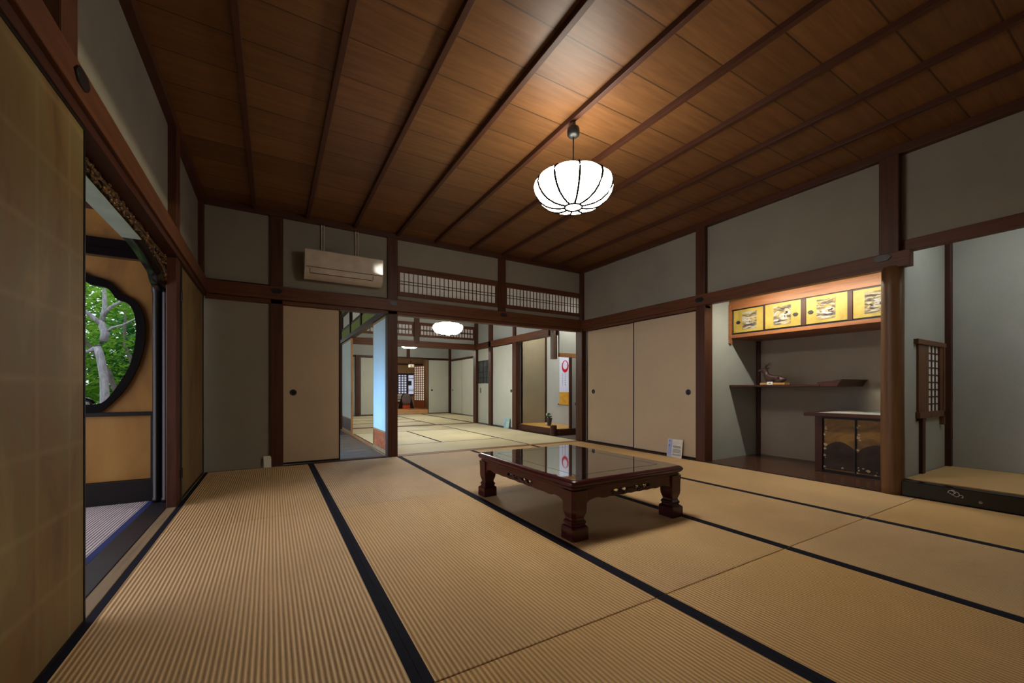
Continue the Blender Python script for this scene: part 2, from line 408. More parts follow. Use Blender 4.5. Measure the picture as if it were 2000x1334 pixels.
# ------------------------------------------------------------------ sliding doors
def door(x0, x1, z0, z1, y, label, paper_m, axis='y', handle=None, fr=.014, th=.022, frame_m=None, hz=.775, hr=.033, cover=.0):
    """fusuma; axis 'y': lies in plane y, spans x0..x1; axis 'x': lies in plane x=y, spans y in x0..x1. handle = (u, normal sign)"""
    DOOR[0] += 1
    u0, u1 = min(x0, x1), max(x0, x1)
    loc = ((u0+u1)/2, y, z0) if axis == 'y' else (y, (u0+u1)/2, z0)
    t = empty('door_%d' % DOOR[0], loc, label, 'sliding door', kind='structure')
    B = (lambda a, b, c0, c1, d0, d1: (a, b, y+c0, y+c1, d0, d1)) if axis == 'y' else (lambda a, b, c0, c1, d0, d1: (y+c0, y+c1, a, b, d0, d1))
    box('paper_panel', paper_m, B(u0+fr, u1-fr, -th/2+.003, th/2-.003, z0+fr, z1-fr), t)
    f = MB()
    for q in ((u0, u0+fr, z0, z1), (u1-fr, u1, z0, z1)): f.box(*B(q[0], q[1], -th/2, th/2, q[2], q[3]))
    for q in ((z0, z0+fr*1.3), (z1-fr, z1)): f.box(*B(u0+fr, u1-fr, -th/2, th/2, q[0], q[1]))
    f.build('door_frame', frame_m or M_blackm, t)
    if handle:
        u, sg = handle
        m = MB(); n = 16
        m.lathe([(hr*.45, 0), (hr*.5, .003), (hr*.8, .004), (hr, .003), (hr*1.02, 0)], n=n, capb=True, capt=False)
        m.box(-hr*.25, hr*.25, -hr*.25, hr*.25, 0, .004)
        if axis == 'y': M = Matrix.Translation((u, y+sg*(th/2-.003), hz)) @ Matrix.Rotation(PI/2 if sg < 0 else -PI/2, 4, 'X')
        else: M = Matrix.Translation((y+sg*(th/2-.003), u, hz)) @ Matrix.Rotation(PI/2 if sg > 0 else -PI/2, 4, 'Y')
        m.xf(M).build('door_handle', M_iron, t)
    return t
door(.650, 1.225, .012, 1.712, .045, 'beige sliding door under the air conditioner', M_fusuma, handle=(.758, -1))
trim((.66, 1.745, .0, .10, -.04, .008), W_dark('x'), 'dark threshold rail under the beige back door')
trim((1.865, 4.68, .0, .10, -.04, .003), wood('threshold_wood', s2l(150, 108, 70), 'x'), 'worn wooden threshold rail of the wide opening')
door(-1.066, -.10, .012, 1.712, 4.758, 'beige sliding door beside the wide opening, far one of the pair', M_fusuma, 'x', handle=(-.235, -1))
door(-1.998, -1.05, .012, 1.712, 4.73, 'beige sliding door behind the leaning notice card', M_fusuma, 'x', handle=(-1.885, -1))
trim((4.70, 4.79, -2.0, -.07, -.04, .010), W_dark('y'), 'dark threshold rail under the pair of beige doors')
# near left aged gold panel
door(-4.86, -2.94, .0, 1.715, -.006, 'large aged gold sliding panel next to the garden opening', M_oldgold, 'x', fr=.010, th=.024, frame_m=M_blackm)
# narrow hinged panel left wall far
DOOR[0] += 1
hd = empty('door_%d' % DOOR[0], (-.02, -.6, 0), 'narrow hinged dull gold panel in the back corner', 'door', kind='structure')
box('paper_panel', mottled('dull_gold_paper', [(.32, s2l(104, 82, 50)), (.5, s2l(124, 102, 64)), (.7, s2l(138, 116, 76))], (1, 1.8, .8), 2.0, .6, .3, 6, .5), (-.028, -.012, -1.15, -.015, .012, 1.715), hd)
f = MB().box(-.034, .0, -1.205, -1.145, .0, 1.715).box(-.034, -.006, -.03, -.012, 0, 1.715).box(-.034, -.006, -1.145, -.03, 0, .016)
f.build('door_frame', M_blackm, hd)
for z in (.21, 1.47):
    MB().box(.0, .006, -1.235, -1.165, z-.03, z+.03, .002).tube([(.006, -1.20, z-.034), (.006, -1.20, z+.034)], .006).build('hinge', M_iron, hd)
# threshold into annex
trim((-.17, -.058, -4.98, -1.02, -.05, .004), flat('sill_lacquer', s2l(44, 42, 48), .45, .4), 'black lacquered sill of the garden side opening', .003)
trim((-.057, -.003, -4.98, -.01, -.05, .001), wood('pale_sill', s2l(150, 128, 100), 'y'), 'pale wooden grooved rail beside the black sill', .002)

# ------------------------------------------------------------------ transoms (ramma) main back wall
def transom(x0, x1, z0, z1, y, label, nx, axis='y', m_paper=M_shoji, fr=.035, hor=(.42, .56), lat=.006, fw=.03, side=-1, wm=None, px=None):
    WIN[0] += 1
    loc = ((x0+x1)/2, y, z0) if axis == 'y' else (y, (x0+x1)/2, z0)
    t = empty('window_%d' % WIN[0], loc, label, 'lattice window', kind='structure')
    B = (lambda a, b, c0, c1, d0, d1: (a, b, y+c0, y+c1, d0, d1)) if axis == 'y' else (lambda a, b, c0, c1, d0, d1: (y+c0, y+c1, a, b, d0, d1))
    f = MB().box(*B(x0, x1, -fw, fw, z1-fr*1.9, z1), bev=.003).box(*B(x0, x1, -fw, fw, z0, z0+fr*1.5), bev=.003)
    f.box(*B(x0, x0+fr*.8, -fw+.002, fw-.002, z0, z1)).box(*B(x1-fr*.8, x1, -fw+.002, fw-.002, z0, z1))
    wm = wm or W_beam('x' if axis == 'y' else 'y')
    f.build('window_frame', wm, t)
    a0, a1, c0, c1 = x0+fr*.8, x1-fr*.8, z0+fr*1.5, z1-fr*1.9
    box('paper_pane', m_paper, B(a0, a1, .002, .004, c0, c1), t)
    l = MB(); d0, d1 = (-.012, .002) if side < 0 else (.004, .018)
    for k in range(1, nx):
        u = a0+(a1-a0)*k/nx; l.box(*B(u-lat/2, u+lat/2, d0, d1, c0, c1))
    for h in hor:
        zz = c0+(c1-c0)*h; l.box(*B(a0, a1, d0+.001, d1, zz-lat/2, zz+lat/2))
    l.build('lattice', px or W_dark('z'), t)
    return t
transom(1.87, 3.245, 1.94, 2.30, .05, 'long lattice transom beside the air conditioner', 23)
transom(3.365, 4.735, 1.94, 2.30, .05, 'long lattice transom next to the alcove wall', 23)

# ================================================================== LOW TABLE
TX0, TX1, TY0, TY1 = 1.925, 2.83, -3.235, -2.075
tb = empty('low_table', ((TX0+TX1)/2, (TY0+TY1)/2, .0005), 'low red-brown lacquered table with carved aprons standing on the mats', 'table')
# moulded top
def rrect(x0, x1, y0, y1, r, z, n=5):
    out = []
    for cx, cy, a0 in ((x1-r, y1-r, 0), (x0+r, y1-r, PI/2), (x0+r, y0+r, PI), (x1-r, y0+r, 1.5*PI)):
        for k in range(n+1):
            a = a0+PI/2*k/n; out.append((cx+r*math.cos(a), cy+r*math.sin(a), z))
    return out
secs = []
for ins, z in [(.030, .262), (.018, .265), (.012, .272), (.020, .279), (.008, .284), (.001, .292), (-.003, .300), (-.001, .310), (.006, .318), (.016, .3225)]:
    secs.append(rrect(TX0+ins, TX1-ins, TY0+ins, TY1-ins, .03, z))
top = MB().loft(secs, cap=True).build('table_top', M_lacq, tb, smooth=False)
for p in top.data.polygons:
    p.use_smooth = len(p.vertices) == 4
M_tabtop = flat('polished_lacquer_top', s2l(22, 12, 12), .045, .75, 0, 1.0)
q = rrect(TX0+.018, TX1-.018, TY0+.018, TY1-.018, .02, .3228)
MB().loft([q, [(a, b, .3236) for a, b, _ in q]]).build('polished_surface', M_tabtop, tb)
inl = MB(); i0 = .115
for (a, b, c0, d) in ((TX0+i0, TX1-i0, TY0+i0, TY0+i0+.004), (TX0+i0, TX1-i0, TY1-i0-.004, TY1-i0), (TX0+i0, TX0+i0+.004, TY0+i0, TY1-i0), (TX1-i0-.004, TX1-i0, TY0+i0, TY1-i0)):
    inl.box(a, b, c0, d, .3232, .3239)
inl.build('inlay_line', flat('dark_inlay', s2l(8, 5, 5), .5, .1), tb)
def leg(cx, cy, sx, sy):
    # sx, sy point outward; square foot, notched ankle, bulging shaft
    prof = [(0, .052), (.004, .054), (.062, .054), (.070, .050), (.075, .043), (.083, .041), (.090, .046), (.098, .044), (.106, .038), (.116, .037), (.128, .041), (.145, .046), (.165, .048), (.20, .048), (.235, .049), (.265, .051)]
    m = MB(); secs = []
    for z, r in prof:
        ch = .008 if z < .07 else .018
        off = .010 if z > .15 else .0
        pts = [(r, r-ch), (r-ch, r), (-r+.004, r), (-r, r-.004), (-r, -r+.004), (-r+.004, -r), (r-.004, -r), (r, -r+.004)]
        secs.append([(cx+sx*(a), cy+sy*(b), z) for a, b in pts])
    m.loft(secs)
    return m
r0 = .054
for sx, sy in ((-1, -1), (1, -1), (-1, 1), (1, 1)):
    cx = (TX0+r0+.004) if sx < 0 else (TX1-r0-.004); cy = (TY0+r0+.004) if sy < 0 else (TY1-r0-.004)
    l_ = leg(cx, cy, sx, sy).build('leg', M_lacq, tb)
def apron(u0, u1, mapm, name='apron'):
    w = u1-u0; zt = .268
    half = [(0, .12), (.004, .150), (.012, .178), (.03, .198), (.055, .208), (.095, .213), (.115, .210), (.135, .205), (.16, .2035)]
    lowL = spline([(u0+a, b) for a, b in half], 4)
    mid = [(u0+.16+(w-.32)*k/12, .2035+.0035*math.sin(k*PI/2)**2) for k in range(1, 12)]
    lowR = [(u0+u1-a, b) for a, b in lowL][::-1]
    outer = [(u0, zt)]+lowL+mid+lowR+[(u1, zt)]
    holes = []
    for s in (-1, 1):
        c = (u0+u1)/2
        for k, (dx, ww) in enumerate(((.052, .05), (.118, .055))):
            hx = c+s*dx
            hole = [(hx-ww/2, .228), (hx-ww*.3, .219), (hx-ww*.05, .225), (hx+ww*.15, .216), (hx+ww*.42, .224), (hx+ww/2, .238), (hx+ww*.2, .243), (hx-ww*.1, .239), (hx-ww*.35, .244)]
            holes.append([((2*hx-a) if s < 0 else a, b) for a, b in hole])
    return plate([outer]+holes, .02, mapm), (u0+u1)/2
IN = .018
for axis, pos, sgn in (('y', TY0+IN+.012, -1), ('y', TY1-IN-.012, 1), ('x', TX0+IN+.012, -1), ('x', TX1-IN-.012, 1)):
    u0, u1 = (TX0+.09, TX1-.09) if axis == 'y' else (TY0+.09, TY1-.09)
    m, c = apron(u0, u1, MY(pos) if axis == 'y' else MX(pos))
    ap = m.build('apron', M_lacq, tb)
    cv = MB(); rr = random.Random(3)
    for k in range(34):
        u = c+rr.uniform(-.155, .155); z = rr.uniform(.214, .243); r = rr.uniform(.006, .011)
        if min(abs(abs(u-c)-.052), abs(abs(u-c)-.118)) < .022 and .222 < z < .24: continue
        p = (u, pos+sgn*.009, z) if axis == 'y' else (pos+sgn*.009, u, z)
        cv.ico(p, r, 1, (1, .6, .8) if axis == 'y' else (.6, 1, .8))
    bb = [((c+.165*(2*k/30-1)), .2275+.006*math.sin(k*1.1)) for k in range(31)]
    cv.tube([((u, pos+sgn*.0095, z) if axis == 'y' else (pos+sgn*.0095, u, z)) for u, z in bb], .0035, 5)
    cv.build('carving', flat('carved_lacquer', s2l(30, 10, 12), .3, .5), ap, smooth=True)

tb.location.z += .0007
# ================================================================== LANTERN
def lantern_mat(name, col, lo, hi):
    m, nt = newmat(name); g = N(nt, 'ShaderNodeNewGeometry'); sx = N(nt, 'ShaderNodeSeparateXYZ'); L(nt, g.outputs['Normal'], sx.inputs[0])
    mr = N(nt, 'ShaderNodeMapRange'); mr.inputs['From Min'].default_value = -1; mr.inputs['From Max'].default_value = .6; mr.inputs['To Min'].default_value = hi; mr.inputs['To Max'].default_value = lo
    L(nt, sx.outputs[2], mr.inputs['Value'])
    e = N(nt, 'ShaderNodeEmission'); e.inputs[0].default_value = (*col, 1); L(nt, mr.outputs[0], e.inputs[1])
    o = N(nt, 'ShaderNodeOutputMaterial'); L(nt, e.outputs[0], o.inputs[0]); return m
M_shade = lantern_mat('lantern_paper_lit', (1.0, .92, .78), 17.0, 43.0)
M_rib = flat('lantern_rib', s2l(5, 4, 3), .9, .0)
SH = [(.058, -.120), (.096, -.118), (.144, -.110), (.192, -.090), (.230, -.058), (.254, -.020), (.263, .014), (.256, .044), (.230, .066), (.18, .080), (.12, .086)]
def lantern(x, y, zc, zceil, label, light=True, nr=10, a0=math.radians(-84), mat=None):
    t = empty('pendant_lantern', (x, y, zc), label, 'pendant lamp')
    m = MB(); sub = 6; n = nr*sub; rings = []
    for r, z in SH:
        ring = []
        for k in range(n):
            f = (k % sub)/sub
            b = 1+.05*math.sin(PI*f)*min(1, (r-.05)/.12) - .02
            a = a0+2*PI*k/n
            ring.append(m.bm.verts.new((r*b*math.cos(a), r*b*math.sin(a), z)))
        rings.append(ring)
    for p, q in zip(rings, rings[1:]):
        for k in range(n): m.bm.faces.new((p[k], p[(k+1) % n], q[(k+1) % n], q[k]))
    m.bm.faces.new(rings[-1]); m.bm.faces.new(rings[0][::-1])
    m.build('paper_shade', mat or M_shade, t, smooth=True, local=True)
    for k in range(nr):
        a = a0+2*PI*k/nr
        MB().tube([((r*.985+.003)*math.cos(a), (r*.985+.003)*math.sin(a), z*1.015) for r, z in SH], .0075, 5).build('rib', M_rib, t, local=True)
    ring = [(.06*math.cos(2*PI*k/20), .06*math.sin(2*PI*k/20), -.125) for k in range(21)]
    MB().tube(ring, .0065, 5).build('bottom_ring', M_rib, t, local=True)
    ring = [(.12*math.cos(2*PI*k/20), .12*math.sin(2*PI*k/20), .088) for k in range(21)]
    MB().tube(ring, .003, 5).build('top_ring', M_rib, t, local=True)
    h = zceil-zc
    MB().tube([(0, 0, .08), (0, 0, h-.09)], .0045, 6).build('cord', M_blackm, t, local=True)
    MB().lathe([(.014, -.106), (.030, -.102), (.041, -.090), (.043, -.070), (.041, -.046), (.034, -.038)], (0, 0, h), 18).build('ceiling_cap', flat('black_cap', s2l(28, 30, 30), .35, .4), t, smooth=True, local=True)
    MB().lathe([(.016, -.040), (.018, -.02), (.016, -.006)], (0, 0, h), 12).tube([(0, 0, h-.04), (0, 0, h)], .008, 6).build('ceiling_hook', flat('grey_fitting', s2l(120, 108, 96), .4, .4), t, local=True)
    return t
lantern(2.345, -2.72, 2.183, 2.645, 'lit white paper lantern hanging over the low table')

# ================================================================== AIR CONDITIONER
ac = empty('air_conditioner', (1.256, .03, 1.985), 'white wall air conditioner above the beige sliding door', 'air conditioner')
def yz_extrude(prof, x0, x1):
    return MB().loft([[(x0, a, b) for a, b in prof], [(x1, a, b) for a, b in prof]])
D = -.155
prof = [(.03, 2.002), (-.07, 1.985), (D+.045, 2.005), (D+.012, 2.035), (D, 2.08), (D, 2.272), (D+.006, 2.28), (.03, 2.28)]
X0, X1 = .855, 1.655
yz_extrude(prof, X0, X1).build('body', M_white, ac)
M_acp = flat('white_panel_gloss', s2l(198, 186, 170), .07, .6)
yz_extrude([(D+.003, 2.106), (D+.001, 2.110), (D-.022, 2.274), (D-.015, 2.283), (D+.004, 2.283), (D+.004, 2.106)], X0+.002, X1-.002).build('front_panel', M_acp, ac)
yz_extrude([(D-.004, 2.075), (D-.004, 2.08), (D+.008, 2.04), (D+.040, 2.006), (D+.044, 2.004), (D+.01, 2.03)], X0+.055, X1-.115).build('louver', M_white, ac)
g = MB()
g.box(X0+.01, X1-.01, D-.001, D+.001, 2.098, 2.104)
g.box(X0+.048, X0+.053, D-.003, D+.0, 2.042, 2.086).box(X1-.113, X1-.108, D-.003, D+.0, 2.042, 2.086)
g.box(X0+.05, X1-.11, D+.006, D+.012, 2.034, 2.040)
g.build('seam_line', flat('dark_gap', s2l(60, 52, 44), .8, .1), ac)
MB().box(X1-.085, X1-.02, D-.002, D+.001, 2.055, 2.085, .001).build('indicator_panel', flat('indicator', s2l(196, 184, 168), .4, .3), ac)
for x, lb in ((1.045, 'white channel strip above the air conditioner, nearer the garden side'), (1.40, 'white channel strip above the air conditioner, nearer the lattice transom')):
    t = empty('cable_channel', (x, .03, 2.275), lb, 'cable channel', 'channel strips above the air conditioner')
    MB().box(x-.018, x-.008, .008, .03, 2.27, 2.615).box(x+.008, x+.018, .008, .03, 2.27, 2.615).build('side_rail', M_white, t)
    box('centre_strip', flat('channel_back', s2l(150, 140, 124), .6, .2), (x-.008, x+.008, .018, .03, 2.27, 2.615), t)
    MB().lathe([(.0, 0), (.005, 0), (.005, .003), (0, .003)], n=10, capb=False, capt=False).xf(Matrix.Translation((x, .019, 2.58)) @ Matrix.Rotation(PI/2, 4, 'X')).build('screw', M_iron, t)

# ================================================================== SHELF ALCOVE (right wall)
AX = 5.80; FX = 5.20; AY0, AY1 = -3.66, -2.085
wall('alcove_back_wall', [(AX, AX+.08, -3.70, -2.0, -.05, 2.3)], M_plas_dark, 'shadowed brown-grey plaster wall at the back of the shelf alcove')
wall('alcove_side_wall', [(4.84, AX, AY1, AY1+.07, -.05, 2.3)], M_plas_cool, 'pale grey plaster side wall of the shelf alcove')
wall('alcove_ceiling', [(4.80, AX+.08, -5.8, -2.0, 2.32, 2.38)], M_plas_cool, 'plain ceiling over the alcoves')
bpy.data.objects['alcove_ceiling']['category'] = 'ceiling'
trim((4.72, AX, -3.64, AY1, -.05, .003), wood('alcove_floor', s2l(84, 56, 42), 'y', .25, .5, .3), 'dark polished board floor of the shelf alcove', .001)
post((AX-.035, AX+.01, AY1-.04, AY1, 0, 2.3), 'thin dark corner post in the shelf alcove', W_dark('z'))
# log pillar
lg = MB(); rr = random.Random(5); secs = []
for z in [0, .05, .2, .45, .7, .95, 1.2, 1.4, 1.6, 1.76]:
    r = .071-.006*z/1.76
    secs.append([(4.735+(r+.002*math.sin(3*k+z*4))*math.cos(2*PI*k/28), -3.685+(r+.002*math.sin(2*k-z*3))*math.sin(2*PI*k/28), z) for k in range(28)])
lo = lg.loft(secs).build('trim_log', wood('log_wood', s2l(108, 76, 48), 'z', .42, .35, .4, sc=.7), smooth=True)
TRIM[0] += 1; lo.name = 'trim_%d' % TRIM[0]; tag(lo, 'round natural log pillar between the shelf alcove and raised alcove', 'post', kind='structure')
# upper cabinet
uc = empty('wall_cabinet', (FX+.2, -2.87, 1.39), 'long hanging cabinet with four small gold painted doors in the alcove', 'cabinet')
M_cabw = wood('cabinet_wood', s2l(140, 88, 54), 'y', .4, .35, .5)
MB().box(FX-.012, AX, AY0, AY1, 1.405, 1.443, .003).build('bottom_board', M_cabw, uc)
MB().box(FX-.004, FX+.03, AY0, AY1, 1.735, 1.85, .003).build('top_rail', M_cabw, uc)
MB().box(FX+.005, FX+.03, AY0, AY1, 1.722, 1.735).box(FX+.005, FX+.03, AY0, AY1, 1.443, 1.456).build('groove_rail', M_blackm, uc)
MB().box(FX-.018, FX+.02, AY1-.03, AY1-.001, 1.345, 1.80, .003).build('side_stile', M_cabw, uc)
box('top_board', M_cabw, (FX+.03, AX, AY0, AY1, 1.83, 1.85), uc)
M_gdoor = mottled('gold_door_paper', [(.3, s2l(140, 116, 46)), (.5, s2l(164, 140, 60)), (.75, s2l(180, 160, 82))], (1, 1, 1), 5, .45, .4, 5, .6)
def pic_mat(i):
    return mottled('ink_landscape_%d' % i, [(.30, s2l(50, 44, 46)), (.42, s2l(96, 88, 84)), (.52, s2l(150, 132, 70)), (.60, s2l(160, 156, 156)), (.75, s2l(140, 122, 68))], (1, 1, 3.2), 7+i, .6, .2, 4, .9)
M_ink = flat('painted_ink', s2l(58, 50, 52), .7, .1); M_pw = flat('painted_white', s2l(172, 168, 164), .7, .1); M_pbrown = flat('painted_red_brown', s2l(122, 66, 58), .7, .1)
cabdoors = [(-2.126, -2.470, -2.19, (-2.234, -2.396), 0), (-2.484, -2.843, -2.789, (-2.576, -2.744), 1), (-2.880, -3.233, -2.925, (-2.976, -3.132), 2), (-3.262, -3.60, -3.545, (-3.353, -3.51), 3)]
for (ya, yb, hy, (p0, p1), i) in cabdoors:
    dy = FX+.008 if i in (0, 3) else FX+.002
    d = MB().box(dy, dy+.012, yb, ya, 1.462, 1.728).build('cabinet_door', M_gdoor, uc)
    fr = MB().box(dy-.002, dy+.012, yb, yb+.006, 1.458, 1.732).box(dy-.002, dy+.012, ya-.006, ya, 1.458, 1.732).box(dy-.002, dy+.012, yb+.006, ya-.006, 1.458, 1.464).box(dy-.002, dy+.012, yb+.006, ya-.006, 1.726, 1.732)
    fr.build('door_edge', M_blackm, d)
    ph = MB().box(dy-.0025, dy, p1, p0, 1.494, 1.692).build('painting', pic_mat(i), d)
    r = random.Random(20+i); x = dy-.003
    w = p0-p1; im = MB(); wm_ = MB()
    # jagged mountain ridge, low buildings, water bands
    def PL(poly, dst, off):
        dst.bm.faces.new([dst.bm.verts.new((x-off, p0-a*w, 1.494+b*.198)) for a, b in poly])
    ridge = [(.02, .60)]+[(k/9, .66+.16*r.random()+(.05 if k > 4 else 0)) for k in range(1, 9)]+[(.98, .72)]
    for k in range(len(ridge)-1):
        (a, b), (c, e) = ridge[k], ridge[k+1]
        PL([(a, b), (c, e), (c, e+.025), (a, b+.025)], im, .0004)
    def blob(cx, cz, rx, rz, n, jag):
        return [(min(.98, max(.02, cx+rx*math.cos(2*PI*q/n)*(1-jag*r.random()))), min(.97, max(.03, cz+rz*math.sin(2*PI*q/n)*(1-jag*r.random())))) for q in range(n)]
    for q in range(7):
        PL(blob(.15+.7*r.random(), .22+.42*r.random(), .10+.16*r.random(), .025+.05*r.random(), 11, .6), wm_ if q % 3 else im, .0006+.0002*q)
    hz = .46+.08*r.random(); hx = .18+.3*r.random()
    PL([(hx, hz), (hx+.24, hz+.06), (hx+.46, hz+.01), (hx+.40, hz-.02), (hx+.05, hz-.03)], wm_, .0021)
    PL([(hx+.07, hz-.03), (hx+.10, hz-.03), (hx+.10, hz-.15), (hx+.07, hz-.15)], wm_, .0021)
    PL([(hx+.30, hz-.03), (hx+.34, hz-.03), (hx+.36, hz-.14), (hx+.30, hz-.14)], im, .0021)
    for k in range(3):
        a = .08+.2*r.random(); b = .1+.1*k
        PL([(a, b), (a+.3, b-.02), (a+.62, b+.01), (a+.4, b+.035), (a+.15, b+.03)], wm_ if k != 1 else im, .0008)
    im.build('ink_strokes', M_ink, ph); wm_.build('white_strokes', M_pw, ph)
    hm = plate([[(hy+a, 1.58+b) for a, b in ((.026, 0), (.013, .018), (-.013, .018), (-.026, 0), (-.013, -.018), (.013, -.018))]], .006, MX(dy-.003))
    hm.build('door_pull', M_iron, d)
for y0, y1 in ((-2.484, -2.468), (-2.880, -2.843), (-3.264, -3.233)):
    box('divider', W_dark('z'), (FX+.0, FX+.02, y0, y1, 1.456, 1.722), uc)
# light bar tucked behind the head beam
lb = empty('light_bar', (4.80, -2.95, 1.806), 'slim light bar tucked behind the head beam of the alcove', 'lamp')
MB().box(4.775, 4.83, -3.52, -2.38, 1.806, 1.826, .003).build('housing', M_white, lb)
# staggered shelf
sh = empty('wall_shelf', (FX+.3, -2.55, .84), 'dark staggered wall shelf carrying the deer figure', 'shelf')
MB().box(FX, AX, -3.0, AY1, .836, .858, .002).build('shelf_board', W_dark('y'), sh)
pr = [(-2.96, .838), (-3.14, .838), (-3.165, .885), (-3.185, .905), (-3.15, .900), (-3.10, .890), (-2.98, .880)]
MB().loft([[(FX+.01, a, b) for a, b in pr], [(AX, a, b) for a, b in pr]]).build('raised_shelf_end', W_dark('y'), sh)
# lower cabinet
lc = empty('low_cabinet', (FX+.3, -3.28, 0), 'dark low cabinet with worn gold painted doors beside the log pillar', 'cabinet')
MB().box(FX-.03, AX, AY0, -2.875, .545, .58, .004).build('cabinet_top', W_dark('y'), lc)
MB().box(FX, AX, -3.025, -2.962, .004, .545, .003).build('side_panel', W_dark('z'), lc)
MB().box(FX+.01, AX, AY0, -3.025, .004, .03).build('frame_rail', M_blackm, lc)
MB().box(FX+.008, FX+.04, AY0, -3.025, .525, .545).build('frame_rail', M_blackm, lc)
M_worn = mottled('worn_gold_paper', [(.28, s2l(60, 44, 36)), (.45, s2l(104, 76, 44)), (.6, s2l(134, 100, 48)), (.72, s2l(110, 76, 46))], (1, 1, 2.0), 2.6, .55, .3, 6, 1.2)
M_dk = mottled('faded_dark_paint', [(.3, s2l(44, 34, 34)), (.6, s2l(66, 52, 46)), (.8, s2l(84, 62, 46))], (1, 1, 1), 4, .6, .2)
M_flake = flat('bare_paper_flake', s2l(176, 156, 130), .8, .1)
for k, (ya, yb) in enumerate(((-3.03, -3.285), (-3.293, -3.62))):
    dx = FX+.016 if k == 0 else FX+.010
    d = MB().box(dx, dx+.012, yb, ya, .03, .527).build('cabinet_door', M_worn, lc)
    w = ya-yb; im = MB()
    pts = [(.0, 0.02), (1, 0.02), (1, .42)]+[(1-q/8, .42+.14*math.sin(PI*q/8)) for q in range(1, 8)]+[(0, .36)]
    im.bm.faces.new([im.bm.verts.new((dx-.0015, ya-a*w, .03+b*.5)) for a, b in pts])
    im.build('dark_painting', M_dk, d)
    fl = MB(); r = random.Random(44+k)
    for q in range(15):
        e = r.random()
        if e < .5: cy, cz = ya-.004-r.random()*.022, .05+r.random()*.45
        else: cy, cz = ya-r.random()*w*.7, .034+r.random()*.05
        n = 7; s_ = r.uniform(.003, .013)
        fl = MB()
        fl.bm.faces.new([fl.bm.verts.new((dx-.003-.0001*q, min(ya-.001, cy+s_*(.5+r.random())*1.2*math.cos(2*PI*j/n)), max(.031, cz+s_*(.5+r.random())*math.sin(2*PI*j/n)))) for j in range(n)])
        fl.build('flaked_patch', M_flake, d)
    MB().box(dx-.003, dx+.012, yb, yb+.008, .03, .527).box(dx-.003, dx+.012, ya-.006, ya, .03, .527).build('door_edge', M_blackm, d)
# open book
bk = empty('open_book', (FX+.2, -3.25, .58), 'open book with white pages lying on the low cabinet', 'book')
def page(y0, y1, x0, x1, up):
    secs = []; n = 10
    top = [(y0+(y1-y0)*k/n, .5815+up*math.sin(PI*min(1, (k/n)*1.0))*.6+up*.4*(1-k/n)) for k in range(n+1)]
    ring = lambda X: [(X, a, b) for a, b in top]+[(X, y1, .580), (X, y0, .580)]
    return MB().loft([ring(x0), ring(x1)])
page(-3.235, -2.985, FX+.03, FX+.36, .014).build('left_pages', M_whitecard, bk)
page(-3.24, -3.50, FX+.03, FX+.36, .016).build('right_pages', M_whitecard, bk)
mm = MB()
for k in range(7): mm.box(FX+.07+k*.035, FX+.082+k*.035, -3.45, -3.30, .5955, .5962)
mm.build('printed_picture', flat('print_blue', s2l(120, 138, 150), .6, .2), bk)

# deer figurine (reclining, head raised, antlers)
dz = .860; dx_, dy_ = 5.42, -2.47
dr = empty('deer_figurine', (dx_, dy_, dz), 'dark carved reclining deer figure on a small wooden base', 'figurine')
MB().box(dx_-.055, dx_+.055, dy_-.135, dy_+.125, dz-.001, dz+.022, .003).build('base', wood('plinth_wood', s2l(184, 140, 84), 'y', .5), dr)
M_deer = mottled('dark_carved_wood', [(.3, s2l(44, 28, 26)), (.6, s2l(66, 44, 38)), (.85, s2l(90, 64, 52))], (1, 1, 1), 14, .4, .45)
def skin(name, verts, edges, mat, parent, sub=2):
    me = bpy.data.meshes.new(name); me.from_pydata([v[:3] for v in verts], edges, [])
    o = bpy.data.objects.new(name, me); COL.objects.link(o)
    o.modifiers.new('s', 'SKIN').use_smooth_shade = True
    for i, v in enumerate(verts):
        rad = v[3] if isinstance(v[3], tuple) else (v[3], v[3])
        me.skin_vertices[0].data[i].radius = rad
    me.skin_vertices[0].data[0].use_root = True
    sd = o.modifiers.new('d', 'SUBSURF'); sd.levels = sub; sd.render_levels = sub
    dg = bpy.context.evaluated_depsgraph_get()
    m2 = bpy.data.meshes.new_from_object(o.evaluated_get(dg))
    bpy.data.objects.remove(o)
    for p in m2.polygons: p.use_smooth = True
    m2.materials.clear(); m2.materials.append(mat)
    o2 = bpy.data.objects.new(name, m2); COL.objects.link(o2); o2.parent = parent; return o2
z0 = .022
V = [(0, -.105, z0+.034, .034), (0, -.05, z0+.046, .044), (0, .01, z0+.046, .042), (0, .06, z0+.052, .044), (0, .082, z0+.090, .034), (0, .090, z0+.125, .028), (0, .098, z0+.150, .028), (-.004, .130, z0+.148, .020), (-.008, .168, z0+.134, .011), (0, -.135, z0+.040, .010),
     (-.03, .05, z0+.018, .014), (-.036, .0, z0+.010, .009), (-.03, .045, z0+.008, .007), (-.03, -.075, z0+.022, .022), (-.042, -.02, z0+.014, .012), (-.04, -.07, z0+.008, .007),
     (.03, .05, z0+.018, .014), (.036, .0, z0+.010, .009), (.03, -.075, z0+.022, .022), (.042, -.02, z0+.014, .012), (-.02, .082, z0+.165, .009), (-.036, .060, z0+.172, .006), (.02, .082, z0+.165, .009), (.036, .060, z0+.172, .006)]
Ed = [(1, 0), (1, 2), (2, 3), (3, 4), (4, 5), (5, 6), (6, 7), (7, 8), (0, 9), (3, 10), (10, 11), (11, 12), (0, 13), (13, 14), (14, 15), (3, 16), (16, 17), (0, 18), (18, 19), (6, 20), (20, 21), (6, 22), (22, 23)]
skin('body', V, Ed, M_deer, dr)
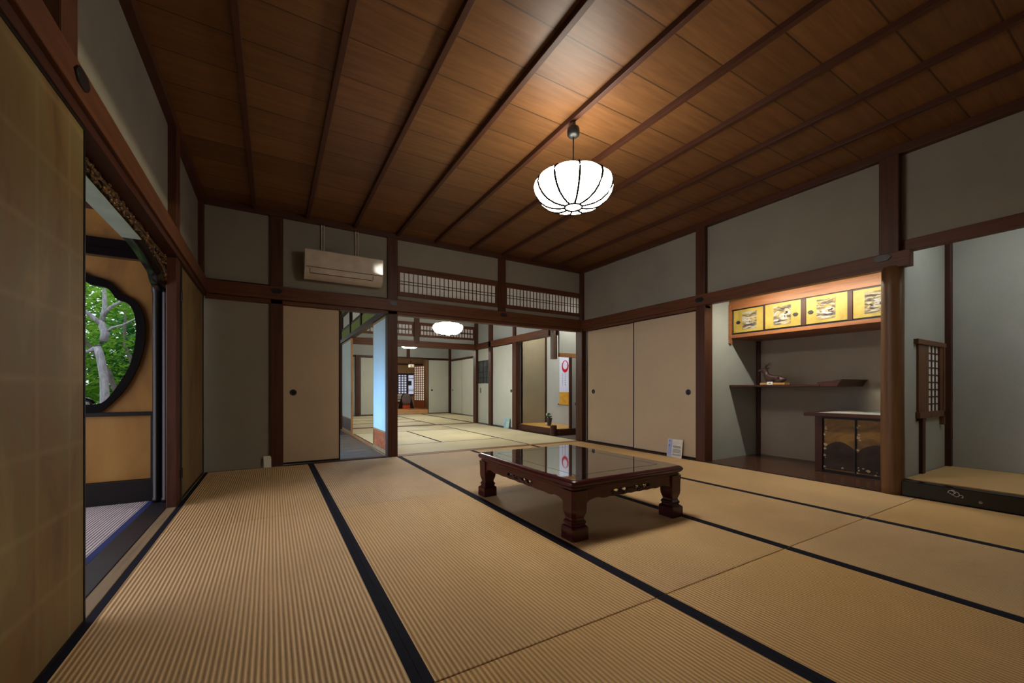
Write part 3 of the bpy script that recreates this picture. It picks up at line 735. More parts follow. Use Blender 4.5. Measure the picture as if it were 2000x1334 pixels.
MB().tube([(-.006, .095, z0+.170), (-.014, .075, z0+.198), (-.022, .045, z0+.214), (-.024, .035, z0+.236)], [.007, .006, .005, .003], 6).tube([(-.014, .075, z0+.198), (-.018, .092, z0+.226)], [.005, .003], 6).build('antler', M_deer, dr, True, True)
MB().tube([(.006, .095, z0+.170), (.014, .075, z0+.198), (.022, .045, z0+.214), (.024, .035, z0+.236)], [.007, .006, .005, .003], 6).tube([(.014, .075, z0+.198), (.018, .092, z0+.226)], [.005, .003], 6).build('antler', M_deer, dr, True, True)
tg = empty('caption_card', (dx_-.064, dy_+.012, dz), 'tiny white caption card leaning on the deer base', 'card')
MB().box(-.003, .0, -.03, .03, 0, .032).build('card', M_whitecard, tg, local=True)
MB().box(-.0036, -.003, -.012, .012, .012, .016).box(-.0036, -.003, -.008, .012, .019, .022).build('printed_text', M_ink, tg, local=True)
tg.rotation_euler = (0, .12, 0)

# ================================================================== RAISED ALCOVE (toko) right
wall('raised_alcove_back_wall', [(AX+.03, AX+.1, -5.8, -3.70, -.05, 2.4)], M_plas_cool, 'grey-green plaster wall at the back of the raised alcove')
wall('raised_alcove_side_wall', [(4.80, 5.30, -3.735, -3.675, -.05, .55), (4.80, 5.30, -3.735, -3.675, 1.22, 2.4), (4.80, 5.06, -3.735, -3.675, .55, 1.22), (5.62, AX+.05, -3.735, -3.675, -.05, 2.4), (5.30, 5.62, -3.735, -3.675, -.05, .58), (5.30, 5.62, -3.735, -3.675, 1.22, 2.4)], M_plas_cool,
     'grey plaster wall between the shelf alcove and raised alcove')
post((AX-.02, AX+.04, -3.775, -3.715, .12, 2.32), 'dark brown corner post in the raised alcove', W_dark('z'))
trim((4.70, 4.79, -5.75, -3.745, .0, .115), M_black, 'glossy black front edge board of the raised alcove', .006)
trim((4.745, 4.80, -5.75, -3.72, 1.865, 1.955), W_beam('y'), 'brown lintel above the raised alcove opening')
trim((4.79, AX+.03, -5.75, -3.735, .0, .07), W_dark('y'), 'timber base of the raised alcove', 0)
mat_piece(4.79, AX+.03, -5.7, -3.74, M_tat, 'straw mat on the raised alcove floor', hw=.001, z=.12, name='alcove_mat')
# shell ornament on the black edge
def ornament(parent_name, y, z, s, pts, label):
    o = empty('inlay_ornament', (4.699, y, z), label, 'ornament')
    m = MB()
    for pl in pts: m.tube([(-.0005, a*s, b*s) for a, b in pl], .0022, 5)
    m.build('pearl_inlay', flat('mother_of_pearl', s2l(190, 184, 176), .25, .6), o, local=True); return o
ornament('', -4.03, .072, 1.0, [spline([(.035, .002), (.03, .018), (.012, .02), (.004, .006), (.015, -.006), (.028, .004)], 4), spline([(.012, -.008), (-.008, -.016), (-.02, -.006), (-.016, .012), (-.004, .016), (.0, .004)], 4), spline([(-.02, -.004), (-.034, -.002), (-.038, -.016), (-.030, -.018)], 4), spline([(.0, .018), (.01, .026), (.02, .024)], 4)], 'silver floral inlay on the black alcove edge, the larger one')
ornament('', -4.15, .04, .6, [spline([(.012, 0), (.006, .012), (-.008, .01), (-.01, -.004), (.004, -.008), (.012, 0)], 4), [(0, 0), (.003, .003)]], 'small silver dot inlay on the black alcove edge')
# study window lattice in side wall
WIN[0] += 1
sw = empty('window_%d' % WIN[0], (5.35, -3.735, .58), 'small shoji lattice window beside the log pillar', 'lattice window', kind='structure')
fr = MB().box(5.0, 5.70, -3.765, -3.70, 1.175, 1.215, .003).box(5.04, 5.66, -3.765, -3.70, .575, .625, .003).box(5.57, 5.64, -3.757, -3.70, .625, 1.175).box(5.06, 5.30, -3.750, -3.70, .625, 1.175)
fr.box(5.635, 5.665, -3.765, -3.735, .50, 1.175)
fr.build('window_frame', wood('window_wood', s2l(104, 70, 46), 'z', .5), sw)
box('paper_pane', paper('shoji_paper_bright', s2l(240, 238, 236), .15), (5.30, 5.57, -3.742, -3.739, .625, 1.175), sw)
l = MB()
for k in range(0, 4): l.box(5.30+.27*k/3-.011, 5.30+.27*k/3+.011, -3.7475, -3.742, .625, 1.175)
for k in range(1, 9): l.box(5.30, 5.57, -3.7465, -3.742, .625+.55*k/9-.005, .625+.55*k/9+.005)
l.build('lattice', W_dark('z'), sw)
post((5.12, 5.19, -3.76, -3.70, .12, .575), 'short dark post under the small shoji window', W_dark('z'))

# ================================================================== CARDS
def notice(loc, rz, w, h, lean, label, blue=True, name='notice_card', textm=None, band=None, body=None):
    t = empty(name, loc, label, 'card', rot=(lean, 0, rz))
    MB().box(-w/2, w/2, -.002, .002, 0, h, .001).build('card', body or M_whitecard, t, local=True)
    if blue:
        bm_ = band or mottled('blue_band', [(.3, s2l(150, 160, 214)), (.7, s2l(190, 196, 226))], (1, 1, 1), 8)
        MB().box(-w/2+.006, -w/2+.045*w/.145, -.0026, -.002, .006, h-.006).build('colour_band', bm_, t, local=True)
        r = random.Random(9); m = MB(); x0 = -w/2+.055*w/.145
        sc = w/.145
        for k in range(14):
            z = h*.60-k*h*.038
            if k in (3, 10): continue
            u = x0
            while u < w/2-.018*sc:
                q = r.uniform(.004, .010)*sc
                m.box(u, u+q, -.0026, -.002, z, z+(.006 if k == 0 else .0035)*sc); u += q+.003*sc
        for zz in (h*.88, h*.67, h*.60):   # title characters down the band
            m.box(-w/2+.012*sc, -w/2+.026*sc, -.0031, -.0026, zz, zz+.003).box(-w/2+.017*sc, -w/2+.020*sc, -.0031, -.0026, zz-.007, zz+.006)
        m.build('printed_text', textm or flat('text_ink', s2l(70, 66, 64), .7, .1), t, local=True)
    return t
notice((4.665, -1.735, .002), -PI/2, .205, .215, -.13, 'white notice card with a lilac band leaning on the beige door')
notice((.522, -.012, .002), 0.12, .068, .118, -.10, 'small blank white card leaning by the back wall post', blue=False, name='blank_card')

# ================================================================== ANNEX (garden side)
EY = -1.0
wall('annex_ceiling', [(-2.2, -.10, -5.8, -.95, 2.35, 2.42)], W_dark('y'), 'dark boarded ceiling of the garden side annex')
bpy.data.objects['annex_ceiling'].name = 'annex_ceiling'; bpy.data.objects['annex_ceiling']['category'] = 'ceiling'
wall('annex_outer_wall', [(-2.2, -2.12, -5.8, -4.3, -.05, 2.4), (-2.2, -2.12, -4.3, -.95, 1.9, 2.4), (-2.2, -2.12, -4.3, -.95, -.05, .25)], M_plas_dim, 'outer annex wall with a wide garden opening')
WIN[0] += 1
aw = empty('window_%d' % WIN[0], (-2.14, -2.62, .25), 'added row of glowing paper screens standing in for annex daylight', 'lattice window', kind='structure')
box('paper_pane', emit('annex_glow_paper', (.93, .90, 1.0), 5.0), (-2.15, -2.145, -4.3, -.96, .25, 1.9), aw)  # added unseen screens; the paper itself glows in place of annex daylight
l = MB()
for k in range(17): l.box(-2.145, -2.125, -4.3+3.34*k/16-(.022 if k % 4 == 0 else .006), -4.3+3.34*k/16+(.022 if k % 4 == 0 else .006), .25, 1.9)
for k in range(8): l.box(-2.145, -2.127, -4.3, -.96, .25+1.65*k/7-.006, .25+1.65*k/7+.006)
l.build('lattice', W_dark('z'), aw)
outer = [(-.551, 1.618), (-.517, 1.593), (-.477, 1.586), (-.43, 1.571), (-.395, 1.537), (-.356, 1.489), (-.31, 1.464), (-.27, 1.424), (-.243, 1.359), (-.23, 1.28), (-.231, 1.172), (-.25, 1.046), (-.284, .929), (-.33, .823), (-.382, .744), (-.439, .676), (-.483, .651), (-.548, .650)]
inner = [(-.551, 1.559), (-.517, 1.534), (-.483, 1.53), (-.439, 1.522), (-.408, 1.492), (-.382, 1.447), (-.343, 1.433), (-.31, 1.406), (-.287, 1.346), (-.278, 1.258), (-.282, 1.151), (-.294, 1.062), (-.317, .964), (-.356, .875), (-.401, .788), (-.439, .732), (-.477, .708), (-.548, .704)]
CXW = -.575
def mirror(h): return h+[(2*CXW-a, b) for a, b in h[::-1]]
outer_s = mirror(spline(outer, 4)); inner_s = mirror(spline(inner, 4))
we = plate([[(-2.15, .16), (-.14, .16), (-.14, 2.36), (-2.15, 2.36)], outer_s], .04, MY(EY+.02))
tag(we.build('annex_end_wall', M_gold), 'gold papered end wall around the scalloped window', 'wall', kind='structure')
WIN[0] += 1
fw = empty('window_%d' % WIN[0], (CXW, EY, .65), 'scalloped black framed window looking onto the garden', 'window', kind='structure')
plate([outer_s, inner_s], .07, MY(EY+.005)).build('window_frame', M_black, fw)
sc_ = MB(); pts = [(CXW+.02+(.055-.004*k)*math.cos(k*.55), EY-.03, .71+(.04-.003*k)*math.sin(k*.55)) for k in range(9)]
sc_.tube(pts, .014, 8).build('scroll_end', M_black, fw, smooth=True)
trim((-2.12, -.17, EY-.035, EY+.03, .620, .648), M_blackm, 'dark rail under the scalloped window')
trim((-2.12, -.17, EY-.035, EY+.03, .0, .158), M_blackm, 'dark base board under the gold panel')
trim((-.20, -.165, EY-.03, EY+.03, .158, .62), M_blackm, 'dark stile beside the lower gold panel')
trim((-2.12, -.12, EY-.06, EY+.03, 1.735, 1.79), M_black, 'lower black beam above the scalloped window')
trim((-2.12, -.12, EY-.045, EY+.03, 1.79, 1.862), M_black, 'upper black beam above the scalloped window')
trim((-2.12, -.10, EY-.03, EY+.03, 2.06, 2.10), W_dark('x'), 'brown rail over the gold frieze in the annex')
for x, y, lb in ((-.145, -1.10, 'glossy black round column beside the gold panel'), (-.088, -1.13, 'second glossy black round column nearer the room')):
    TRIM[0] += 1
    o = MB().lathe([(.034, 0), (.034, .03), (.029, .035), (.029, 1.50), (.034, 1.505), (.034, 1.75)], (x, y, 0), 20).build('trim_%d' % TRIM[0], flat('column_lacquer', s2l(12, 11, 12), .3, .25), smooth=True)
    tag(o, lb, 'column', kind='structure')
trim((-.06, -.03, -1.22, -1.10, 0, 1.72), W_post('z'), 'reddish post strip behind the black columns')
# arched lacquer lintel with gilt carving
ar = empty('carved_transom', (-.10, -3.05, 1.5), 'black lacquered arched transom with gilt carving over the garden opening', 'carved transom')
arc = spline([(-1.13, 1.50), (-1.33, 1.52), (-1.42, 1.575), (-1.56, 1.60), (-1.75, 1.63), (-2.0, 1.642)], 5)
arcm = arc+[(-6.1-p[0], p[1]) for p in arc[::-1]]
profl = [(-1.13, 1.72)]+arcm+[(-4.97, 1.72)]
plate([profl], .08, MX(-.10)).build('arched_board', M_black, ar)
cv = MB(); rr = random.Random(11)
for k in range(420):
    y = rr.uniform(-3.7, -1.16)
    yy = y
    zb = 1.50+(.142)*min(1, max(0, (-1.15-yy)/.7))**.7
    z = rr.uniform(zb+.012, 1.712)
    cv.ico((-.058+rr.uniform(-.004, .004), y, z), rr.uniform(.007, .016), 1, (.7, 1.3*rr.uniform(.6, 1.3), rr.uniform(.5, 1)))
MB().box(-.1405, -.0595, -4.15, -1.93, 1.637, 1.6415).build('soffit_reflection', flat('painted_reflection', s2l(150, 164, 150), .25, .5), ar)  # added pale strip paints reflected daylight on the black lintel underside
cv.tube([(-.060, -1.16-2.54*k/40, 1.695) for k in range(41)], .012, 6)
cv.tube([(-.060, y, zz+.028) for y, zz in arc[4:]], .012, 6)
cv.tube([(-.060, -1.17, 1.53), (-.060, -1.17, 1.70)], .012, 6)
cv.build('gilt_carving', mottled('tarnished_gilt', [(.35, s2l(26, 18, 14)), (.52, s2l(88, 60, 32)), (.8, s2l(150, 110, 62))], (1, 1, 1), 45, .35, .5, 3, 0, .3), ar, smooth=True)
# annex mats
mat_piece(-1.15, -.172, -2.9, -1.03, M_tatp, 'pale striped mat beyond the black sill, by the gold panel', heri=M_heri_blue, hw=.035, group='annex mats')
mat_piece(-2.11, -1.15, -2.9, -1.03, M_tatp, 'pale striped mat beside the annex garden opening', heri=M_heri_blue, hw=.035, group='annex mats')
mat_piece(-1.15, -.172, -4.8, -2.9, M_tatp, 'pale striped mat behind the aged gold panel', heri=M_heri_blue, hw=.035, group='annex mats')
mat_piece(-2.11, -1.15, -4.8, -2.9, M_tatp, 'pale striped mat in the annex rear corner', heri=M_heri_blue, hw=.035, group='annex mats')

# ================================================================== CORRIDOR
SX = 1.79
cf = MB(); rr = random.Random(2)
for k in range(46):
    y = .12+k*.178; cf.box(.55, 1.755, y+.001, y+.177, -.05, -.012+rr.uniform(-.001, .001), .002)
cfo = cf.build('corridor_floor', mottled('weathered_boards', [(.3, s2l(58, 48, 44)), (.5, s2l(98, 86, 80)), (.7, s2l(140, 128, 122))], (1.2, 24, 24), 1.5, .35, .45, 6, .8))
tag(cfo, 'weathered grey board floor of the corridor', 'floor', kind='structure')
trim((SX-.035, SX+.035, .12, 8.1, -.05, .004), wood('threshold_wood', s2l(150, 108, 70), 'y'), 'wooden threshold rail between corridor and next room')
trim((SX-.045, SX+.045, .12, 3.90, 1.728, 1.80), W_dark('y'), 'dark head beam between corridor and next room')
wall('corridor_upper_wall', [(SX-.02, SX+.02, .12, 3.9, 1.80, 1.96), (SX-.02, SX+.02, .12, 3.9, 2.31, 2.7)], M_plas_green, 'olive plaster strip above the corridor shoji')
wall('corridor_outer_wall', [(-.1, .55, .10, .16, -.05, 2.7)], M_plas_dim, 'outer plaster wall behind the back panel')
wall('corridor_ceiling', [(.2, 1.83, .12, 8.2, 2.50, 2.54)], W_dark('y'), 'low boarded corridor ceiling')
bpy.data.objects['corridor_ceiling']['category'] = 'ceiling'
for y in (1.79, 2.81):
    post((SX-.04, SX+.04, y-.045, y+.045, 1.80, 2.5), 'dark strut above the corridor shoji, %s one' % ('nearer' if y < 2 else 'farther'), W_dark('z'))
def shoji(y0, y1, label, base_m, x=SX, nz=12, ny=3, pm=M_shoji_front, z1=1.725, zb=.285):
    DOOR[0] += 1
    t = empty('door_%d' % DOOR[0], (x, (y0+y1)/2, .004), label, 'shoji door', kind='structure')
    wf = wood('shoji_wood', s2l(176, 128, 84), 'z', .5)
    MB().box(x-.016, x+.016, y0, y0+.030, .004, z1).box(x-.016, x+.016, y1-.030, y1, .004, z1).box(x-.016, x+.016, y0+.03, y1-.03, .004, .05).box(x-.016, x+.016, y0+.03, y1-.03, zb-.02, zb).box(x-.016, x+.016, y0+.03, y1-.03, z1-.035, z1).build('door_frame', wf, t)
    box('base_panel', base_m, (x-.008, x+.008, y0+.03, y1-.03, .05, zb-.02), t)
    box('paper_pane', pm, (x-.0165, x-.0135, y0+.028, y1-.028, zb, z1-.033), t)
    l = MB()
    for k in range(1, nz): zz = zb+(z1-.035-zb)*k/nz; l.box(x-.0135, x+.006, y0+.03, y1-.03, zz-.004, zz+.004)
    for k in range(1, ny): yy = y0+.03+(y1-y0-.06)*k/ny; l.box(x-.0133, x+.005, yy-.004, yy+.004, zb, z1-.035)
    l.build('lattice', wf, t); return t
M_redbase = mottled('red_brown_base_board', [(.3, s2l(150, 60, 26)), (.6, s2l(204, 98, 52)), (.8, s2l(226, 130, 78))], (1, 1, 3), 4, .5)
shoji(.13, .96, 'blue-tinted shoji door with a red-brown base panel beside the corridor', M_redbase)
shoji(2.80, 3.86, 'dim shoji door at the far end of the corridor side', W_dark('y'))
for (y0, y1, lb) in ((.2, 1.70, 'corridor transom next to the front room'), (1.85, 2.76, 'corridor transom in the middle'), (2.86, 3.85, 'corridor transom at the far end')):
    transom(y0, y1, 1.96, 2.30, SX, lb, 3, axis='x', fr=.03, hor=(.25, .5, .75), lat=.006, fw=.02, side=1, wm=W_dark('y'), m_paper=M_shoji)
# corridor far end beyond third room
# ================================================================== MIDDLE ROOM
R2X = 4.78; Y2 = 3.98
wall('middle_room_ceiling', [(1.75, 6.0, .11, 4.0, 2.70, 2.74)], W_dark('x'), 'boarded ceiling of the middle room'); bpy.data.objects['middle_room_ceiling']['category'] = 'ceiling'
g2 = 'tatami mats of the middle room'
mat_piece(1.83, 3.81, .105, 1.015, M_tat2, 'pale tatami mat just beyond the wide opening', 'x', group=g2, hw=.025)
mat_piece(1.83, 2.80, 1.015, 2.87, M_tat2, 'pale tatami mat beside the corridor shoji in the middle room', group=g2, hw=.02)
mat_piece(2.80, 3.81, 1.015, 2.87, M_tat2, 'pale tatami mat at the centre of the middle room', group=g2, hw=.02)
mat_piece(1.83, 3.81, 2.87, 3.86, M_tat2, 'pale tatami mat along the far threshold of the middle room', 'x', group=g2, hw=.02)
mat_piece(3.81, 4.75, .105, 2.0, M_tat2, 'pale tatami mat in front of the scroll alcove', group=g2, hw=.02)
mat_piece(3.81, 4.75, 2.0, 3.86, M_tat2, 'pale tatami mat beside the small notice card in the middle room', group=g2, hw=.02)
# right wall of the middle room
post((4.74, 4.86, 3.86, 4.02, 0, 2.7), 'brown post at the far alcove-side corner of the middle room')
post((4.74, 4.82, 3.10, 3.22, 0, 2.7), 'slim brown post between the half lattice door and pale door')
post((4.74, 4.86, 2.02, 2.17, 0, 1.75), 'brown post between the pale door and scroll alcove')
trim((4.74, 4.82, .92, 3.90, 1.75, 1.88), W_beam('y'), 'brown head beam above the pale doors of the middle room')
wall('middle_room_side_wall', [(4.80, 4.88, .75, 4.0, 1.88, 2.7), (4.84, 4.90, 2.02, 4.0, 0, 1.88)], M_plas_cool, 'grey-green plaster band above the middle room doors')
post((4.76, 4.83, 2.10, 2.19, 1.88, 2.7), 'short strut above the scroll alcove post')
door(2.17, 3.10, .012, 1.745, 4.80, 'pale sliding door between the half lattice door and scroll alcove', M_fusuma_pale, 'x', handle=(2.29, -1), fr=.010)
# half lattice door
DOOR[0] += 1
hl = empty('door_%d' % DOOR[0], (4.80, 3.54, .01), 'narrow pale door with a lattice window in its middle', 'door', kind='structure')
box('paper_panel', M_fusuma_pale, (4.795, 4.805, 3.23, 3.85, .02, .95), hl)
box('upper_paper_panel', M_fusuma_pale, (4.795, 4.805, 3.23, 3.85, 1.47, 1.745), hl)
box('window_back', flat('dim_glass', s2l(120, 130, 132), .3, .4), (4.80, 4.805, 3.23, 3.85, .95, 1.47), hl)
l = MB()
for k in range(10): l.box(4.788, 4.80, 3.23+.062*k+.02, 3.23+.062*k+.034, .95, 1.47)
for k in range(5): l.box(4.790, 4.80, 3.23, 3.85, .95+.13*k-.006, .95+.13*k+.006)
l.build('lattice', M_blackm, hl)
MB().box(4.79, 4.806, 3.225, 3.235, .01, 1.745).box(4.79, 4.806, 3.235, 3.85, .01, .022).build('door_frame', M_blackm, hl)
MB().box(4.788, 4.796, 3.70, 3.73, .72, .84, .002).build('door_handle', M_iron, hl)
# scroll alcove
wall('scroll_alcove_back_wall', [(5.47, 5.54, .05, 2.1, -.05, 2.7)], M_plas_cool, 'pale plaster back wall of the scroll alcove')
wall('scroll_alcove_side_wall', [(4.86, 5.50, 2.02, 2.10, -.05, 2.7)], plaster('warm_plaster', s2l(160, 150, 126)), 'warm grey plaster side wall of the scroll alcove')
wall('scroll_alcove_near_wall', [(4.80, 5.52, .02, .08, -.05, 2.7)], M_plas_cool, 'plaster wall closing the scroll alcove toward the front room')
trim((5.445, 5.48, 1.985, 2.02, .12, 2.4), W_dark('z'), 'thin dark corner post in the scroll alcove')
trim((4.80, 4.86, .78, 2.03, .0, .115), W_dark('y'), 'dark front edge board of the scroll alcove')
trim((4.84, 5.47, .72, .78, .0, .115), W_dark('x'), 'dark side edge board of the scroll alcove')
trim((4.84, 5.47, .78, 2.02, .0, .12), wood('alcove_yellow_board', s2l(206, 160, 84), 'y', .35), 'yellow board floor of the scroll alcove', 0)
trim((4.76, 5.47, .08, .72, -.05, .003), wood('grey_boards', s2l(100, 92, 86), 'x', .4), 'grey board floor beside the scroll alcove', 0)
# hanging post, stump, partition
hp = post((4.77, 4.85, .80, .90, 1.335, 1.90), 'short hanging post above the stump in the scroll alcove', wood('hanging_wood', s2l(92, 72, 58), 'z'))
MB().box(4.765, 4.77, .825, .875, 1.80, 1.85).build('nail_cover', M_iron, hp)
st = empty('post_stump', (4.79, .83, 0), 'short dark post stump at the corner of the scroll alcove', 'post stump')
MB().lathe([(.058, .0), (.058, .172), (.052, .180)], (4.79, .83, .0), 18).build('stump_body', W_dark('z'), st, smooth=False)
MB().lathe([(.050, .180), (.050, .182)], (4.79, .83, 0), 18).build('stump_top', wood('cut_wood', s2l(60, 46, 40), 'x'), st)
trim((4.81, 4.87, .80, 2.02, 1.75, 1.88), W_beam('y'), 'brown lintel across the front of the scroll alcove')
wall('scroll_alcove_partition_wall', [(4.85, 5.47, .74, .78, 1.44, 2.4), (5.12, 5.47, .74, .78, .0, 1.37)], M_plas_cool, 'hanging plaster partition beside the scroll')
trim((4.85, 5.45, .735, .785, 1.37, 1.44), wood('light_rail', s2l(150, 104, 62), 'x'), 'light brown rail under the hanging partition')
post((5.085, 5.125, .735, .785, .115, 1.37), 'thin dark post beside the scroll', W_dark('z'))
# hanging scroll
hs = empty('hanging_scroll', (5.458, 1.37, .46), 'hanging scroll with a red ring painting on the alcove wall', 'hanging scroll')
box('paper_sheet', paper('scroll_paper', s2l(206, 212, 236)), (5.450, 5.456, 1.205, 1.532, .755, 1.56), hs)
box('gold_mount', mottled('scroll_gold', [(.3, s2l(176, 128, 36)), (.7, s2l(206, 158, 56))], (1, 1, 1), 12), (5.450, 5.456, 1.205, 1.532, .52, .755), hs)
box('upper_mount', mottled('scroll_gold', [(.3, s2l(176, 128, 36)), (.7, s2l(206, 158, 56))]), (5.450, 5.456, 1.205, 1.532, 1.56, 1.80), hs)
MB().tube([(5.450, 1.19, .515), (5.450, 1.545, .515)], .014, 12).build('roller', wood('roller_wood', s2l(200, 150, 70), 'y'), hs)
MB().tube([(5.450, 1.175, .515), (5.450, 1.20, .515)], .016, 12).tube([(5.450, 1.537, .515), (5.450, 1.562, .515)], .016, 12).build('roller_knob', M_blackm, hs)
ringo, ringi = [], []
for k in range(40):
    a = 2*PI*k/40
    ringo.append((1.350+.104*math.cos(a), 1.250+.118*math.sin(a)))
    ringi.append((1.350+.070*math.cos(a), 1.262+(.092 if math.sin(a) > 0 else .066)*math.sin(a)))
plate([ringo, ringi], .002, MX(5.449)).build('red_ring', flat('crimson_ink', s2l(186, 30, 56), .7, .1), hs)
tx = MB(); rr = random.Random(31)
for (yc, z0_, z1_, s_) in ((1.345, 1.105, .86, .022), (1.435, 1.11, .88, .017)):
    z = z0_
    while z > z1_:
        for q in range(4):
            a = rr.uniform(-.9, .9); ln = s_*rr.uniform(.5, 1.0); cy, cz = yc+rr.uniform(-.35, .35)*s_, z+rr.uniform(-.4, .4)*s_
            tx.tube([(5.4492, cy-ln*.5*math.cos(a), cz-ln*.5*math.sin(a)), (5.4492, cy+ln*.5*math.cos(a), cz+ln*.5*math.sin(a))], .0022, 4)
        z -= s_*1.9
tx.tube([(5.4492, 1.225, 1.39), (5.4492, 1.22, 1.375)], .003, 4)
tx.build('brush_writing', flat('brush_ink', s2l(40, 38, 60), .7, .1), hs)
# vase with leaves
vs = empty('flower_vase', (5.06, 1.33, .12), 'dark tapered vase holding leaves and a white bloom', 'vase')
MB().lathe([(.030, 0), (.036, .03), (.046, .09), (.050, .135), (.044, .15), (.038, .146)], (5.06, 1.33, .12), 20, True, True).build('vase_body', mottled('dark_glaze', [(.4, s2l(52, 40, 40)), (.7, s2l(84, 64, 58))], (1, 1, 1), 20, .4), vs, smooth=True)
lf = MB(); rr = random.Random(8)
for k in range(44):
    c = Vector((5.06+rr.uniform(-.04, .04), 1.34+rr.uniform(-.05, .05), .295+rr.uniform(-.04, .055)))
    R = Euler((rr.uniform(-1, 1), rr.uniform(-1, 1), rr.uniform(0, 6))).to_matrix()
    s_ = rr.uniform(.018, .03)
    lf.bm.faces.new([lf.bm.verts.new(c+R @ Vector(p)*s_) for p in ((-1, 0, 0), (-.3, .5, .1), (.5, .4, .05), (1, 0, -.1), (.5, -.4, .05), (-.3, -.5, .1))])
lf.build('leaf_spray', leafmat('vase_leaf', [s2l(40, 62, 30), s2l(70, 96, 50), s2l(54, 76, 40)], .1), vs)
fl = MB()
for k in range(9):
    a = k*2*PI/9; fl.ico((5.03+.012*math.cos(a), 1.365+.018*math.cos(a), .335+.02*math.sin(a)), .014, 1, (.6, 1, 1))
fl.ico((5.02, 1.365, .335), .012).build('white_bloom', flat('petal', s2l(226, 224, 206), .6, .2), vs, smooth=True)
cp = empty('incense_cup', (5.09, 1.46, .12), 'small pale cup beside the dark vase', 'cup')
MB().lathe([(.016, 0), (.020, .02), (.022, .05), (.019, .05), (.017, .02)], (5.09, 1.46, .12), 14, True, False).build('cup_body', M_whitecard, cp, smooth=True)
notice((4.735, 2.40, .002), -PI/2, .21, .21, -.16, 'pale blue-green notice card leaning on the middle room door', band=mottled('blue_band_cool', [(.3, s2l(120, 160, 206)), (.7, s2l(170, 196, 220))], (1, 1, 1), 8), body=flat('green_card', s2l(168, 206, 190), .6, .2), textm=flat('text_green', s2l(210, 226, 226), .6, .2))
# low cabinet in the niche next to scroll
nc = empty('niche_cabinet', (5.14, .22, 0), 'dark low cabinet beside the scroll alcove, mostly hidden', 'cabinet')
MB().box(4.88, 5.40, .085, .365, .545, .585, .003).build('cabinet_top', W_dark('y'), nc)
MB().box(4.91, 5.40, .09, .35, .004, .545, .002).build('cabinet_body', W_dark('z'), nc)
MB().box(4.90, 4.91, .11, .33, .03, .52, .002).build('cabinet_door', M_worn, nc)
# far wall of the middle room
wall('middle_room_far_wall', [(1.79, 4.86, Y2-.02, Y2+.05, 1.88, 1.975), (1.79, 4.86, Y2-.02, Y2+.05, 2.30, 2.7)], M_plas_cool, 'grey plaster band on the far side of the middle room')
trim((1.75, 4.80, Y2-.06, Y2+.06, 1.745, 1.88), W_beam('x'), 'brown head beam across the far side of the middle room')
trim((1.75, 4.80, Y2-.05, Y2+.05, -.05, .003), wood('threshold_wood', s2l(150, 108, 70), 'x'), 'wooden threshold rail between middle and far rooms')
so = post((3.27, 3.39, Y2-.05, Y2+.05, 1.88, 2.7), 'short brown strut between the middle room transoms')
plate([[(3.33+a*.05, 1.84+b*.035) for a, b in ((1, 0), (.5, .7), (-.5, .7), (-1, 0), (-.5, -.7), (.5, -.7))]], .012, MY(Y2-.062)).build('nail_cover', M_iron, so)
post((1.74, 1.85, Y2-.06, Y2+.05, 0, 2.5), 'brown post at the far corridor corner of the middle room')
transom(1.86, 3.26, 1.975, 2.30, Y2, 'middle room lattice transom on the corridor side of its strut', 18, px=W_dark('z'), hor=(.45, .55), lat=.014)
transom(3.40, 4.74, 1.975, 2.30, Y2, 'lattice transom in the middle room behind its hanging lantern', 18, px=W_dark('z'), hor=(.45, .55), lat=.014)
M_shade2 = lantern_mat('lantern_paper_lit_cool', (1.0, .96, .86), 30.0, 62.0)
lantern(3.29, 1.99, 1.91, 2.70, 'lit white paper lantern hanging in the middle room', mat=M_shade2)

# ================================================================== FAR ROOM
Y3 = 8.05; R3X = 5.75
g3 = 'tatami mats of the far room'
wall('far_room_ceiling', [(1.0, 6.3, 4.0, 13.2, 2.70, 2.74)], W_dark('x'), 'boarded ceiling of the far rooms'); bpy.data.objects['far_room_ceiling']['category'] = 'ceiling'
for (x0, x1, y0, y1, lg, lb) in ((1.83, 3.78, 4.04, 5.03, 'x', 'first row past the threshold'), (1.83, 3.78, 5.03, 6.0, 'x', 'second row past the threshold'),
        (1.83, 3.78, 6.0, 7.0, 'x', 'third row past the threshold'), (1.83, 3.78, 7.0, 7.99, 'x', 'last row at the back'),
        (3.78, 4.76, 4.04, 6.0, 'y', 'central column by the threshold'), (3.78, 4.76, 6.0, 7.99, 'y', 'centre by the next opening'),
        (4.76, 5.72, 4.04, 6.0, 'y', 'hidden behind the corner post'), (4.76, 5.72, 6.0, 7.99, 'y', 'by the side doors')):
    mat_piece(x0, x1, y0, y1, M_tat2, 'greenish tatami mat in the far room, '+lb, lg, group=g3, hw=.042)
wall('far_room_back_wall', [(1.0, 6.0, Y3-.02, Y3+.06, 1.84, 2.7), (1.0, 2.86, Y3-.02, Y3+.06, 0, 1.84)], M_plas_cool, 'grey plaster band at the back of the far room')
trim((1.0, 5.8, Y3-.05, Y3+.05, 1.785, 1.84), W_dark('x'), 'dark head rail across the back of the far room')
trim((1.8, 5.8, Y3-.05, Y3+.05, -.05, .004), W_dark('x'), 'dark threshold rail across the back of the far room')
post((4.27, 4.38, Y3-.04, Y3+.04, 1.84, 2.7), 'short brown strut above the far opening')
door(4.995, 5.72, .012, 1.785, Y3, 'pale sliding door beside the far opening', M_fusuma_pale, handle=(5.12, -1), fr=.014, hr=.032)
door(2.86, 3.75, .012, 1.785, Y3-.02, 'pale sliding door seen past the blue-tinted shoji', M_fusuma_pale, fr=.016)
post((5.70, 5.80, Y3-.10, Y3+.02, 0, 2.7), 'dark back corner post of the far room by its side doors', W_dark('z'))
